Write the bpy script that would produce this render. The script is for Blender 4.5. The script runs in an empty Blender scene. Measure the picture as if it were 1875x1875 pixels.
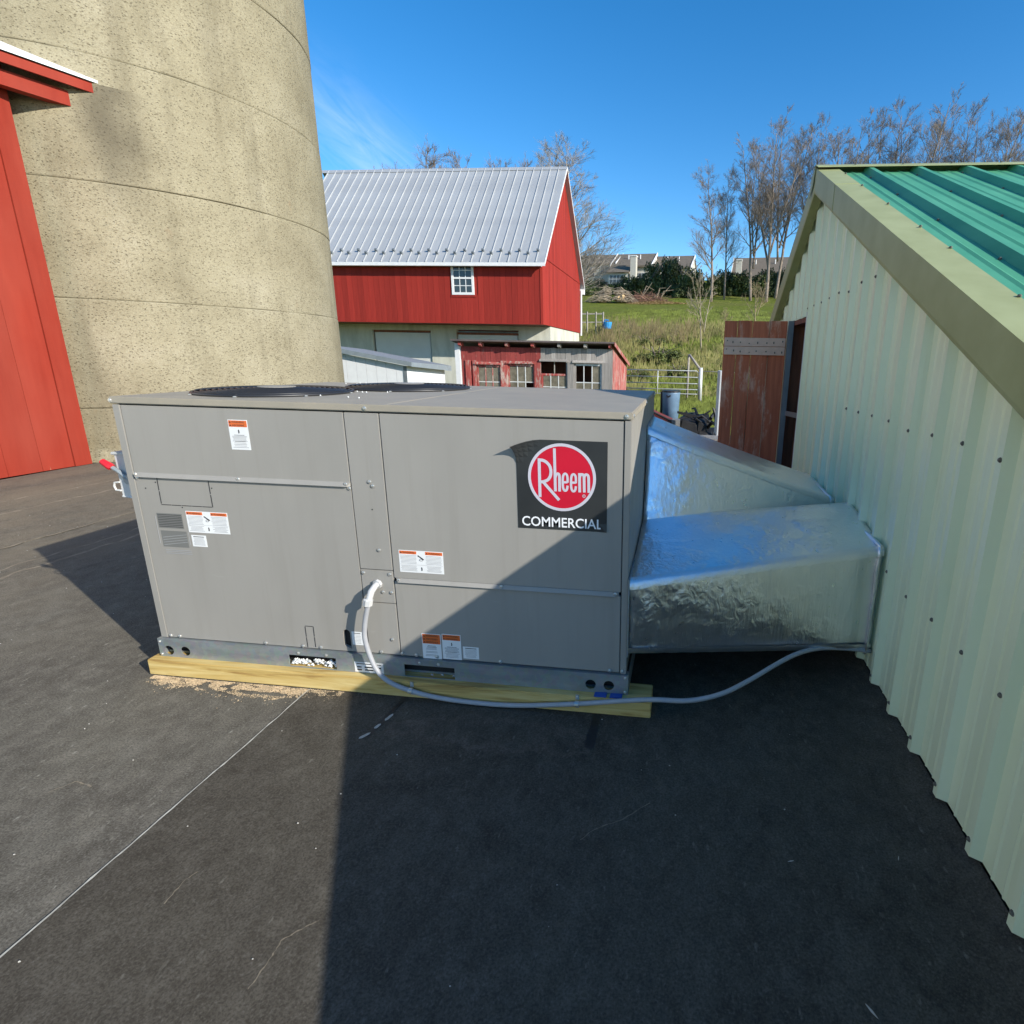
import bpy, bmesh, math, random
from mathutils import Vector, Matrix, noise as mnoise
random.seed(7)
SC = bpy.context.scene
COL = SC.collection
R = math.radians

# ------------------------------------------------------------------ camera
YAW, PITCH, ROLL = 0.1058, 0.2535, 0.0207
FPX, CX, CY = 994.88, 1146.0, 911.48
CAM = Vector((2.483, -2.127, 1.5455))
fw = Vector((-math.sin(YAW)*math.cos(PITCH), math.cos(YAW)*math.cos(PITCH), -math.sin(PITCH)))
rt = Vector((math.cos(YAW), math.sin(YAW), 0)); up = rt.cross(fw)
r2 = rt*math.cos(ROLL)+up*math.sin(ROLL); u2 = up*math.cos(ROLL)-rt*math.sin(ROLL)
cd = bpy.data.cameras.new('camera'); cam = bpy.data.objects.new('camera', cd); COL.objects.link(cam)
cam.matrix_world = Matrix(((r2.x, u2.x, -fw.x, CAM.x), (r2.y, u2.y, -fw.y, CAM.y), (r2.z, u2.z, -fw.z, CAM.z), (0, 0, 0, 1)))
cd.sensor_fit = 'HORIZONTAL'; cd.sensor_width = 36.0; cd.lens = FPX/1875*36
cd.shift_x = (937.5-CX)/1875; cd.shift_y = (CY-937.5)/1875
cd.clip_start = 0.05; cd.clip_end = 3000
SC.camera = cam

# ------------------------------------------------------------------ sky, sun, exposure
SUN = Vector((1.895, -1.013, 1.0)).normalized()
EL = math.asin(SUN.z); AZ = math.atan2(SUN.x, SUN.y)
w = bpy.data.worlds.new('World'); SC.world = w; w.use_nodes = True
nt = w.node_tree; nt.nodes.clear()
sky = nt.nodes.new('ShaderNodeTexSky'); sky.sky_type = 'NISHITA'; sky.sun_disc = False
sky.sun_elevation = EL; sky.sun_rotation = AZ; sky.altitude = 1200
sky.air_density = 1.0; sky.dust_density = 0.6; sky.ozone_density = 2.0
bg = nt.nodes.new('ShaderNodeBackground'); bg.inputs['Strength'].default_value = 0.125
wo = nt.nodes.new('ShaderNodeOutputWorld')
hs = nt.nodes.new('ShaderNodeHueSaturation'); hs.inputs['Saturation'].default_value = 1.38
nt.links.new(sky.outputs[0], hs.inputs['Color']); 
# a faint cirrus wisp low over the barn ridge
def WN(t, **kw):
    n_ = nt.nodes.new(t)
    for a_, b_ in kw.items(): setattr(n_, a_, b_)
    return n_
def wmath(op, a, b=None):
    n_ = WN('ShaderNodeMath', operation=op)
    for i_, v_ in ((0, a), (1, b)):
        if v_ is None: continue
        if isinstance(v_, bpy.types.NodeSocket): nt.links.new(v_, n_.inputs[i_])
        else: n_.inputs[i_].default_value = v_
    return n_.outputs[0]
wd0 = Vector((-.470, .835, .280)).normalized(); wa = Vector((wd0.y, -wd0.x, 0)).normalized(); wb = wa.cross(wd0)
wa, wb = wa*.80-wb*.60, wb*.80+wa*.60
tcw = WN('ShaderNodeTexCoord')
def wdot(v):
    n_ = WN('ShaderNodeVectorMath', operation='DOT_PRODUCT'); nt.links.new(tcw.outputs['Generated'], n_.inputs[0]); n_.inputs[1].default_value = v; return n_.outputs['Value']
ca, cb, cc = wdot(wa), wdot(wb), wdot(wd0)
cv = WN('ShaderNodeCombineXYZ'); nt.links.new(wmath('MULTIPLY', ca, 9), cv.inputs[0]); nt.links.new(wmath('MULTIPLY', cb, 38), cv.inputs[1])
cn_ = WN('ShaderNodeTexNoise'); cn_.inputs['Scale'].default_value = 1.0; cn_.inputs['Detail'].default_value = 7; cn_.inputs['Roughness'].default_value = .62; cn_.inputs['Distortion'].default_value = .8; nt.links.new(cv.outputs[0], cn_.inputs['Vector'])
ga = wmath('MULTIPLY', ca, 1/.11); gb = wmath('MULTIPLY', cb, 1/.045); gg = wmath('POWER', 2.718, wmath('MULTIPLY', wmath('ADD', wmath('MULTIPLY', ga, ga), wmath('MULTIPLY', gb, gb)), -1.0))
wf = wmath('MULTIPLY', wmath('MULTIPLY', gg, wmath('MAXIMUM', wmath('SUBTRACT', cn_.outputs['Fac'], .30), 0)), wmath('GREATER_THAN', cc, 0))
wmx = WN('ShaderNodeMix', data_type='RGBA'); nt.links.new(wmath('MULTIPLY', wf, .85), wmx.inputs[0]); nt.links.new(hs.outputs[0], wmx.inputs[6]); wmx.inputs[7].default_value = (4.2, 5.0, 6.2, 1)
nt.links.new(wmx.outputs[2], bg.inputs[0]); nt.links.new(bg.outputs[0], wo.inputs[0])
sd = bpy.data.lights.new('sun', 'SUN'); sd.energy = 3.7; sd.angle = R(0.5); sd.color = (1.0, 0.95, 0.86)
so = bpy.data.objects.new('sun', sd); COL.objects.link(so)
so.rotation_euler = SUN.to_track_quat('Z', 'Y').to_euler(); so.location = (20, -12, 20)
SC.view_settings.view_transform = 'Standard'; SC.view_settings.look = 'None'
SC.view_settings.exposure = 0.85; SC.view_settings.gamma = 1.0; SC.view_settings.use_curve_mapping = False
SC.render.engine = 'CYCLES'
SC.cycles.max_bounces = 6; SC.cycles.diffuse_bounces = 3; SC.cycles.glossy_bounces = 3
SC.cycles.use_denoising = True

# ------------------------------------------------------------------ materials
def srgb(c):
    return tuple((x/12.92 if x <= .04045 else ((x+.055)/1.055)**2.4) for x in c)
class NT:
    def __init__(s, name):
        s.m = bpy.data.materials.new(name); s.m.use_nodes = True
        s.t = s.m.node_tree; s.b = s.t.nodes['Principled BSDF']
        s.tc = s.t.nodes.new('ShaderNodeTexCoord')
    def n(s, typ, **kw):
        x = s.t.nodes.new(typ)
        for k, v in kw.items(): setattr(x, k, v)
        return x
    def l(s, a, b): s.t.links.new(a, b)
    def mapping(s, scale, rot=(0, 0, 0), loc=(0, 0, 0)):
        m = s.n('ShaderNodeMapping'); m.inputs['Scale'].default_value = scale
        m.inputs['Rotation'].default_value = rot; m.inputs['Location'].default_value = loc
        s.l(s.tc.outputs['Object'], m.inputs[0]); return m.outputs[0]
    def noise(s, scale, detail=4, vec=None, rough=.55, dist=0):
        x = s.n('ShaderNodeTexNoise'); x.inputs['Scale'].default_value = scale
        x.inputs['Detail'].default_value = detail; x.inputs['Roughness'].default_value = rough
        x.inputs['Distortion'].default_value = dist
        s.l(vec if vec is not None else s.tc.outputs['Object'], x.inputs['Vector']); return x.outputs['Fac']
    def ramp(s, fac, stops):
        x = s.n('ShaderNodeValToRGB'); e = x.color_ramp.elements
        while len(e) < len(stops): e.new(0.5)
        for i, (p, c) in enumerate(stops):
            e[i].position = p; e[i].color = (c[0], c[1], c[2], 1) if hasattr(c, '__len__') else (c, c, c, 1)
        s.l(fac, x.inputs[0]); return x.outputs[0]
    def mix(s, fac, a, b, mode='MIX'):
        x = s.n('ShaderNodeMix'); x.data_type = 'RGBA'; x.blend_type = mode
        for i, v in ((0, fac), (6, a), (7, b)):
            if hasattr(v, 'links') or isinstance(v, bpy.types.NodeSocket): s.l(v, x.inputs[i])
            elif i == 0: x.inputs[0].default_value = v
            else: x.inputs[i].default_value = (v[0], v[1], v[2], 1)
        return x.outputs[2]
    def math(s, op, a, b=None, clamp=False):
        x = s.n('ShaderNodeMath'); x.operation = op; x.use_clamp = clamp
        for i, v in ((0, a), (1, b)):
            if v is None: continue
            if isinstance(v, bpy.types.NodeSocket): s.l(v, x.inputs[i])
            else: x.inputs[i].default_value = v
        return x.outputs[0]
    def bump(s, h, strength=.3, dist=.01, normal=None):
        x = s.n('ShaderNodeBump'); x.inputs['Strength'].default_value = strength; x.inputs['Distance'].default_value = dist
        s.l(h, x.inputs['Height'])
        if normal is not None: s.l(normal, x.inputs['Normal'])
        s.l(x.outputs[0], s.b.inputs['Normal']); return x.outputs[0]
    def color(s, c):
        if isinstance(c, bpy.types.NodeSocket): s.l(c, s.b.inputs['Base Color'])
        else: s.b.inputs['Base Color'].default_value = (c[0], c[1], c[2], 1)
    def set(s, rough=.5, metal=0, spec=None):
        if isinstance(rough, bpy.types.NodeSocket): s.l(rough, s.b.inputs['Roughness'])
        else: s.b.inputs['Roughness'].default_value = rough
        s.b.inputs['Metallic'].default_value = metal
        if spec is not None: s.b.inputs['Specular IOR Level'].default_value = spec
    def rand(s, amt):
        """per-object brightness factor 1-amt..1+amt"""
        o = s.n('ShaderNodeObjectInfo')
        x = s.n('ShaderNodeMapRange'); x.inputs[3].default_value = 1-amt; x.inputs[4].default_value = 1+amt
        s.l(o.outputs['Random'], x.inputs[0]); return x.outputs[0]
    def scalecol(s, col, fac):
        v = s.n('ShaderNodeVectorMath', operation='SCALE')
        if isinstance(col, bpy.types.NodeSocket): s.l(col, v.inputs[0])
        else: v.inputs[0].default_value = col[:3]
        s.l(fac, v.inputs['Scale']); return v.outputs[0]

def plain(name, c, rough=.5, metal=0, var=.12, scale=6, bump=0, bscale=60, rnd=0, stretch=(1, 1, 1), spec=None):
    k = NT(name); v = k.mapping(stretch)
    n = k.noise(scale, 5, v)
    a = tuple(x*(1-var) for x in c); b = tuple(min(1, x*(1+var)) for x in c)
    col = k.ramp(n, [(.3, a), (.7, b)])
    if rnd: col = k.scalecol(col, k.rand(rnd))
    k.color(col); k.set(rough, metal, spec)
    if bump: k.bump(k.noise(bscale, 4, v), bump, .005)
    return k.m

def wood(name, c1, c2, rough=.75, axis='z', rnd=.12, flake=None, flake_amt=.5, bump=.35, fine=30):
    """grained wood; axis is the grain direction; flake: a paint colour worn off in patches"""
    k = NT(name); st = {'x': (.06, 1, 1), 'y': (1, .06, 1), 'z': (1, 1, .06)}[axis]
    v = k.mapping(st); n = k.noise(fine, 6, v, .65)
    col = k.ramp(n, [(.3, c1), (.62, c2)])
    if flake is not None:
        st2 = tuple(max(q, .25) for q in st); f = k.noise(9, 8, k.mapping(st2, loc=(3, 1, 2)), .7)
        f2 = k.ramp(f, [(flake_amt-.06, 0.0), (flake_amt+.06, 1.0)])
        col = k.mix(f2, col, flake)
    col = k.scalecol(col, k.rand(rnd)); k.color(col); k.set(rough)
    if bump: k.bump(n, bump, .004)
    return k.m

M = {}
def build_materials():
    # painted sheet steel of the unit
    k = NT('unit_paint')
    n1 = k.noise(3.0, 5, k.mapping((1, 1, .35))); n2 = k.noise(260, 2)
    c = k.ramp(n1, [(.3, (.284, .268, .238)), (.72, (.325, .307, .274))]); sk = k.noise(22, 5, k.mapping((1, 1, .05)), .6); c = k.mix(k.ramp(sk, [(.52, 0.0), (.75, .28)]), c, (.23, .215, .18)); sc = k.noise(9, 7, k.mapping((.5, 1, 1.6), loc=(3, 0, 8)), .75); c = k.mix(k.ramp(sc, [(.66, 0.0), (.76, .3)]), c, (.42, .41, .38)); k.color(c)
    k.set(k.ramp(k.noise(7, 5), [(.3, .42), (.7, .56)]), 0, .4); k.bump(k.math('ADD', k.math('MULTIPLY', n2, .35), k.math('MULTIPLY', k.noise(1.6, 2), 4)), .1, .003); M['unit'] = k.m
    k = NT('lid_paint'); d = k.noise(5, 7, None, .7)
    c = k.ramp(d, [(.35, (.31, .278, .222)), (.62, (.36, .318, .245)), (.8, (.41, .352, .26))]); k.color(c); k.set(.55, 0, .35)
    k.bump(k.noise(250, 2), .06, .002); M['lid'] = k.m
    k = NT('galvanised'); v = k.n('ShaderNodeTexVoronoi'); v.inputs['Scale'].default_value = 45; k.l(k.tc.outputs['Object'], v.inputs[0])
    c = k.ramp(k.noise(9, 6, k.mapping((.5, 1, 2))), [(.3, (.25, .28, .285)), (.7, (.37, .395, .395))]); c = k.mix(.12, c, v.outputs['Color'], 'SOFT_LIGHT')
    k.color(c); k.set(.48, .55); M['galv'] = k.m
    M['dark'] = plain('dark_void', (.012, .012, .013), .8)
    M['black_plastic'] = plain('black_plastic', (.022, .022, .024), .42)
    M['steel'] = plain('bright_screw', (.62, .61, .58), .3, .75)
    M['sticker'] = plain('sticker_white', (.78, .78, .76), .4, var=.03)
    M['orange'] = plain('label_orange', (.72, .145, .03), .4, var=.04)
    M['ink'] = plain('label_ink', (.03, .028, .03), .6)
    M['ink_grey'] = plain('label_ink_grey', (.32, .32, .32), .6)
    M['print_grey'] = plain('printed_panel', (.165, .165, .152), .5, var=.06)
    k = NT('sign_black'); k.color(k.ramp(k.noise(4, 5), [(.3, (.022, .024, .025)), (.7, (.035, .037, .037))])); k.set(.42, 0, .5); M['sign'] = k.m
    M['sign_red'] = plain('sign_red', (.55, .008, .03), .35, var=.05)
    M['sign_silver'] = plain('sign_silver', (.55, .53, .58), .4, .0, var=.04)
    M['white'] = plain('white_letters', (.82, .82, .82), .5, var=.02)
    M['conduit'] = plain('conduit_grey', (.35, .355, .37), .5, var=.06, scale=20)
    M['fitting'] = plain('fitting_grey', (.55, .55, .54), .45, .1, var=.08, scale=40)
    M['blue_shim'] = plain('blue_plastic', (.02, .075, .33), .35)
    M['red_plastic'] = plain('red_plastic', (.65, .02, .03), .35)
    M['lever'] = plain('lever_grey', (.30, .33, .34), .45, .3)
    M['switch'] = plain('switch_grey', (.56, .56, .54), .5)
    # pressure treated lumber
    k = NT('treated_lumber'); v = k.mapping((.55, 7, 9)); wv = k.noise(3.2, 7, v, .6, 1.2)
    c = k.ramp(wv, [(.34, (.30, .17, .045)), (.47, (.53, .365, .115)), (.68, (.66, .51, .215))])
    kn = k.noise(2.1, 3, k.mapping((1.0, 2, 3), loc=(4, 0, 1))); c = k.mix(k.ramp(kn, [(.68, 0.0), (.78, .55)]), c, (.22, .11, .03))
    k.color(c); k.set(.75); k.bump(wv, .35, .004); M['lumber'] = k.m
    M['sawdust'] = plain('sawdust', (.55, .42, .26), .95, var=.3, scale=90)
    M['foam'] = plain('foam_white', (.72, .72, .7), .8, var=.15, scale=60)
    # foil duct wrap
    k = NT('foil_wrap'); 
    w1 = k.noise(20, 4, k.mapping((1, 1.2, .7)), .6, 1.1); w2 = k.noise(60, 3, k.mapping((1, 1, .12))); w3 = k.noise(3.2, 3)
    msk = k.ramp(k.noise(3.6, 4, k.mapping((1, 1, 1), loc=(7, 2, 5))), [(.48, 0.0), (.62, 1.0)])
    h = k.math('ADD', k.math('MULTIPLY', k.math('MULTIPLY', w1, msk), .75), k.math('ADD', k.math('MULTIPLY', w2, .22), k.math('MULTIPLY', w3, .7)))
    k.color(k.ramp(w3, [(.3, (.86, .87, .89)), (.7, (.93, .94, .96))])); k.set(k.ramp(w1, [(.3, .27), (.7, .38)]), 1.0)
    k.bump(h, .9, .012); M['foil'] = k.m
    k = NT('foil_tape'); n = k.noise(45, 4, k.mapping((1, 1, 1))); k.color((.84, .85, .86)); k.set(.42, 1.0); k.bump(n, .6, .006); M['tape'] = k.m
    # black rubber roof
    k = NT('roof_membrane')
    a = k.noise(1.1, 5, None, .6); b = k.noise(11, 10, k.mapping((1, .8, 1), rot=(0, 0, .5)), .78, .3); cf = k.noise(42, 5, k.mapping((1, .45, 1), rot=(0, 0, 1.1)), .65, .8)
    c = k.ramp(b, [(.34, (.080, .071, .057)), (.5, (.127, .114, .092)), (.66, (.190, .172, .138))])
    fl = k.ramp(cf, [(.60, 0.0), (.72, .6)]); c = k.mix(fl, c, (.27, .25, .205)); wi = k.noise(3.1, 5, k.mapping((1, .8, 1), rot=(0, 0, .9)), .6, 1.2); c = k.mix(k.ramp(wi, [(.55, 0.0), (.75, .55)]), c, (.21, .195, .16)); sp = k.n('ShaderNodeTexVoronoi'); sp.inputs['Scale'].default_value = 30; k.l(k.mapping((1, .4, 1), rot=(0, 0, .7)), sp.inputs[0]); c = k.mix(k.math('MULTIPLY', k.ramp(sp.outputs['Distance'], [(.08, 1.0), (.2, 0.0)]), k.ramp(cf, [(.5, 0.0), (.6, .8)])), c, (.34, .32, .26))
    du = k.ramp(a, [(.42, 0.0), (.75, .42)]); c = k.mix(du, c, (.19, .175, .135))
    sx = k.n('ShaderNodeSeparateXYZ'); k.l(k.tc.outputs['Object'], sx.inputs[0])
    # more dust towards the barn side, where feet and water leave it
    gl = k.n('ShaderNodeMapRange'); gl.inputs[1].default_value = -0.3; gl.inputs[2].default_value = -3.6; k.l(sx.outputs[0], gl.inputs[0])
    st = k.noise(5, 7, k.mapping((.5, .16, 1), rot=(0, 0, -.1)), .65, .4)
    c = k.mix(k.math('MULTIPLY', gl.outputs[0], k.ramp(st, [(.38, .25), (.62, .95)])), c, (.215, .180, .130))
    # dried puddle in front of the lumber
    dx = k.math('MULTIPLY', k.math('SUBTRACT', sx.outputs[0], 1.75), 2.0); dy = k.math('MULTIPLY', k.math('ADD', sx.outputs[1], .24), 9.0)
    rr = k.math('ADD', k.math('MULTIPLY', dx, dx), k.math('MULTIPLY', dy, dy))
    rr = k.math('ADD', rr, k.math('MULTIPLY', k.math('SUBTRACT', k.noise(9, 5), .5), 3.2))
    pd = k.ramp(rr, [(.15, .0), (.5, .65), (.8, .5), (1.0, 0.0)]); c = k.mix(k.math('MULTIPLY', pd, k.ramp(b, [(.4, .3), (.65, 1.0)])), c, (.27, .22, .175))
    g2 = k.noise(150, 3, None, .7); c = k.mix(k.ramp(g2, [(.40, .45), (.50, 0.0)]), c, (.035, .031, .026)); c = k.mix(k.ramp(g2, [(.56, 0.0), (.68, .5)]), c, (.27, .25, .21))
    # right of the lap: newer, less dusty sheet, toned darker still to deepen its shadow
    nw = k.n('ShaderNodeMath'); nw.operation = 'GREATER_THAN'; nw.inputs[1].default_value = .775; k.l(sx.outputs[0], nw.inputs[0])
    c = k.mix(k.math('MULTIPLY', nw.outputs[0], .55), c, k.mix(.85, c, (.028, .021, .014)))
    k.color(c); k.set(k.ramp(b, [(.3, .75), (.7, .95)]), 0, .04); k.bump(k.math('ADD', k.math('MULTIPLY', b, .7), k.math('MULTIPLY', k.noise(2.5, 3), 3)), .35, .006); M['roof'] = k.m
    M['seam'] = plain('seam_dust', (.46, .44, .37), .9, var=.3, scale=25)
    M['seam_dull'] = plain('seam_dull', (.20, .165, .115), .95, var=.35, scale=9)
    M['sealant'] = plain('black_sealant', (.016, .016, .018), .5, var=.3, scale=30, bump=.4)
    M['pale_chip'] = plain('pale_chip', (.42, .40, .35), .8, var=.2, scale=50)
    # painted metal of the green building
    k = NT('pale_green_wall'); n = k.noise(3, 6, k.mapping((1, 1, .18)), .65); n2 = k.noise(16, 6, k.mapping((1, 1, .08)), .7)
    c = k.ramp(n, [(.3, (.70, .77, .52)), (.7, (.77, .84, .60))]); c = k.mix(k.ramp(n2, [(.58, 0.0), (.72, .35)]), c, (.58, .61, .37)); k.color(c); k.set(.30, 0, .8); M['gwall'] = k.m
    k = NT('sage_trim'); n = k.noise(6, 6); k.color(k.ramp(n, [(.3, (.30, .315, .135)), (.7, (.365, .385, .18))])); k.set(.48, 0, .45); k.bump(k.noise(2.2, 3), .12, .02); M['gtrim'] = k.m
    k = NT('teal_roof'); n = k.noise(5, 6, k.mapping((1, .2, 1)), .65); k.color(k.scalecol(k.ramp(n, [(.3, (.06, .275, .145)), (.7, (.105, .37, .205))]), k.rand(.06))); k.set(.42, 0, .5); M['teal'] = k.m
    M['rubber_washer'] = plain('screw_dark', (.15, .14, .115), .6, .3, var=.3, scale=200)
    M['door_wood'] = wood('door_wood', (.40, .10, .045), (.58, .17, .08), .8, 'z', .14, (.66, .38, .26), .60)
    M['cleat'] = plain('cleat_paint', (.80, .54, .40), .8, var=.1, scale=12, bump=.2)
    M['frame_grey'] = plain('grey_channel', (.22, .245, .26), .5, .4)
    M['jamb_wood'] = wood('jamb_wood', (.11, .034, .016), (.24, .08, .036), .75, 'z', .1)
    # silo concrete
    k = NT('silo_concrete')
    base = k.noise(1.3, 6, None, .6); c = k.ramp(base, [(.28, (.25, .215, .138)), (.55, (.335, .294, .196)), (.75, (.395, .35, .245))])
    vo = k.n('ShaderNodeTexVoronoi'); vo.inputs['Scale'].default_value = 27; vo.inputs['Randomness'].default_value = 1
    k.l(k.mapping((1, 1, 1.6)), vo.inputs[0]); gate = k.noise(34, 3)
    gate = k.noise(26, 4, k.mapping((1, 1, 1.5)), .6)
    pit = k.ramp(vo.outputs['Distance'], [(.16, 1.0), (.34, 0.0)]); pit = k.math('MULTIPLY', pit, k.ramp(gate, [(.43, 0.0), (.52, 1.0)]))
    zone = k.ramp(k.noise(1.7, 4, k.mapping((1, 1, .8), loc=(5, 0, 2))), [(.3, .25), (.6, 1.0)])
    rough_z = k.noise(24, 8, k.mapping((1, 1, 1.7)), .8); c = k.mix(k.math('MULTIPLY', k.ramp(rough_z, [(.51, 0.0), (.63, .8)]), zone), c, (.115, .092, .052))
    c = k.mix(k.math('MULTIPLY', pit, .62), c, (.065, .05, .028))
    stx = k.noise(2.6, 6, k.mapping((1, 1, .10)), .6); c = k.mix(k.ramp(stx, [(.54, 0.0), (.74, .5)]), c, (.125, .105, .066))
    gr = k.noise(75, 4, k.mapping((1, 1, 1.4)), .7); c = k.mix(k.ramp(gr, [(.46, 0.0), (.66, .45)]), c, (.17, .14, .085)); c = k.mix(k.ramp(gr, [(.30, .35), (.42, 0.0)]), c, (.52, .47, .33))
    rust = k.noise(6, 4, k.mapping((1, 1, .6), loc=(1, 9, 3))); c = k.mix(k.ramp(rust, [(.68, 0.0), (.8, .25)]), c, (.27, .15, .08))
    sxs = k.n('ShaderNodeSeparateXYZ'); k.l(k.mapping((1, 1, 1)), sxs.inputs[0]); wob = k.math('MULTIPLY', k.math('SUBTRACT', k.noise(2.2, 4, k.mapping((1, 1, .6))), .5), .5)
    ax = k.math('MULTIPLY', k.math('ADD', k.math('SUBTRACT', sxs.outputs[0], 1.845), wob), 5.5); zr = k.n('ShaderNodeMapRange'); zr.interpolation_type = 'SMOOTHSTEP'; zr.inputs[1].default_value = 3.3; zr.inputs[2].default_value = 4.6; k.l(sxs.outputs[2], zr.inputs[0]); zt_ = k.math('LESS_THAN', sxs.outputs[2], 5.05)
    front = k.math('LESS_THAN', sxs.outputs[1], 0.0)
    dm = k.math('MULTIPLY', k.math('MULTIPLY', k.math('POWER', 2.718, k.math('MULTIPLY', k.math('MULTIPLY', ax, ax), -1.0)), zr.outputs[0]), k.math('MULTIPLY', zt_, front)); c = k.mix(k.math('MULTIPLY', dm, .72), c, (.095, .08, .055))
    k.color(c); k.set(.9, 0, .2)
    hh = k.math('SUBTRACT', k.math('MULTIPLY', rough_z, .8), k.math('MULTIPLY', pit, 1.2)); k.bump(hh, .55, .012); M['silo'] = k.m
    M['silo_stain'] = plain('silo_joint', (.17, .14, .085), .95, var=.35, scale=14)
    # reds
    k = NT('near_barn_red'); n = k.noise(7, 7, k.mapping((1, 1, .12)), .65); c = k.ramp(n, [(.3, (.25, .027, .014)), (.7, (.31, .038, .020))])
    f = k.noise(11, 7, k.mapping((1, 1, .22), loc=(2, 5, 1)), .7); sx = k.n('ShaderNodeSeparateXYZ'); k.l(k.tc.outputs['Object'], sx.inputs[0])
    low = k.n('ShaderNodeMapRange'); low.inputs[1].default_value = 1.6; low.inputs[2].default_value = 0; low.inputs[3].default_value = -.05; low.inputs[4].default_value = .105; k.l(sx.outputs[2], low.inputs[0])
    f = k.math('ADD', f, low.outputs[0]); c = k.mix(k.ramp(f, [(.735, 0.0), (.775, .85)]), c, (.38, .23, .14)); fd = k.noise(1.2, 4, k.mapping((1, 1, .5), loc=(9, 1, 4))); c = k.mix(k.ramp(fd, [(.45, 0.0), (.7, .3)]), c, (.34, .075, .048)); k.color(k.scalecol(c, k.rand(.07))); k.set(.7, 0, .2); k.bump(n, .15, .006); M['near_red'] = k.m
    k = NT('far_barn_red'); n = k.noise(5, 6, k.mapping((1, 1, .1)), .6); k.color(k.scalecol(k.ramp(n, [(.3, (.25, .021, .014)), (.7, (.34, .032, .021))]), k.rand(.13))); k.set(.7, 0, .25); M['barn_red'] = k.m
    k = NT('barn_roof_metal'); n = k.noise(1.5, 4); k.color(k.scalecol(k.ramp(n, [(.3, (.40, .41, .415)), (.7, (.46, .47, .47))]), k.rand(.035))); k.set(.5, .25); M['barn_roof'] = k.m
    M['cream_bounce_board'] = plain('cream_bounce_board', (.66, .63, .55), .7, var=.08, scale=4, rnd=.05)  # for the added boards out of view that bounce sun
    M['barn_white'] = plain('barn_trim_white', (.76, .76, .75), .5, var=.05)
    M['whitedoor'] = plain('white_door', (.60, .60, .56), .55, var=.05, scale=2)
    k = NT('foundation_concrete'); n = k.noise(2.2, 7, k.mapping((1, 1, .25)), .65); k.color(k.ramp(n, [(.3, (.40, .39, .31)), (.55, (.55, .54, .45)), (.75, (.62, .61, .52))])); k.set(.9); M['foundation'] = k.m
    k = NT('window_glass'); k.color((.03, .04, .045)); k.set(.08, 0, .8); M['glass'] = k.m
    M['dusty_glass'] = plain('dusty_glass', (.17, .15, .11), .25, var=.35, scale=6)
    M['shed_red'] = wood('shed_red', (.20, .028, .024), (.30, .05, .042), .8, 'z', .15, (.40, .30, .25), .64)
    M['shed_grey'] = wood('shed_grey', (.22, .20, .18), (.38, .35, .32), .85, 'z', .2)
    M['shed_trim_red'] = wood('shed_trim_red', (.30, .045, .038), (.40, .08, .065), .8, 'z', .15, (.46, .36, .30), .55)
    M['shed_roof'] = plain('shed_roof', (.12, .095, .088), .7, .0, var=.25, scale=4)
    M['white_metal'] = plain('white_shed_metal', (.74, .75, .75), .5, var=.04)
    M['grey_roof_edge'] = plain('grey_roof_edge', (.26, .30, .32), .5, .2)
    M['gate'] = plain('gate_white', (.60, .61, .57), .5, .2)
    M['post'] = plain('post_wood', (.32, .29, .24), .85, var=.25, scale=8)
    M['bark'] = plain('bark_brown', (.235, .19, .155), .9, var=.35, scale=3)
    M['bark_pale'] = plain('bark_pale', (.28, .25, .215), .9, var=.35, scale=3)
    M['bark_red'] = plain('bark_warm', (.19, .135, .11), .9, var=.3, scale=3)
    M['sapling'] = plain('sapling_bark', (.30, .255, .17), .9, var=.2, scale=6)
    M['leaf_dark'] = plain('leaf_dark', (.062, .086, .022), .6, var=.5, scale=1.2)
    M['leaf_mid'] = plain('leaf_mid', (.095, .12, .028), .6, var=.5, scale=1.2)
    M['twig_tan'] = plain('twig_tan', (.30, .235, .13), .85, var=.35, scale=1.5)
    M['brush'] = plain('brush_stick', (.33, .265, .19), .9, var=.3, scale=4)
    M['brush_red'] = plain('brush_redbrown', (.23, .125, .085), .9, var=.3, scale=4)
    M['dry_weed'] = plain('dry_weed', (.25, .20, .095), .9, var=.3, scale=1)
    M['chips'] = plain('wood_chips', (.50, .37, .20), .95, var=.3, scale=6)
    M['log_end'] = plain('log_end', (.52, .36, .19), .9, var=.2, scale=12)
    k = NT('meadow'); a = k.noise(.16, 6, None, .6); b = k.noise(1.7, 8, k.mapping((1, .55, 1)), .75); f = k.noise(9, 6, None, .75)
    c = k.ramp(b, [(.28, (.085, .115, .014)), (.5, (.155, .185, .026)), (.72, (.22, .235, .045))])
    c = k.mix(k.ramp(a, [(.45, 0.0), (.72, .6)]), c, (.19, .165, .065)); c = k.mix(k.ramp(f, [(.55, 0.0), (.75, .35)]), c, (.05, .07, .014))
    sx = k.n('ShaderNodeSeparateXYZ'); k.l(k.tc.outputs['Object'], sx.inputs[0])
    bk = k.math('MULTIPLY', k.ramp(k.math('MULTIPLY', sx.outputs[1], .01), [(.235, 0.0), (.26, 1.0), (.36, 1.0), (.42, 0.0)]), k.ramp(k.noise(.55, 6, None, .65), [(.42, .0), (.68, .75)]))
    c = k.mix(bk, c, (.20, .18, .07)); k.color(c); k.set(.95, 0, .1); k.bump(k.math('ADD', b, f), .8, .25); M['meadow'] = k.m
    M['grass'] = plain('grass_blade', (.18, .215, .035), .8, var=.5, scale=.6)
    M['dry_grass'] = plain('dry_grass_blade', (.28, .26, .09), .85, var=.45, scale=.8)
    M['house_wall'] = plain('house_siding', (.50, .475, .41), .8, var=.05)
    M['house_roof'] = plain('house_shingle', (.15, .122, .09), .9, var=.15, scale=2)
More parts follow.
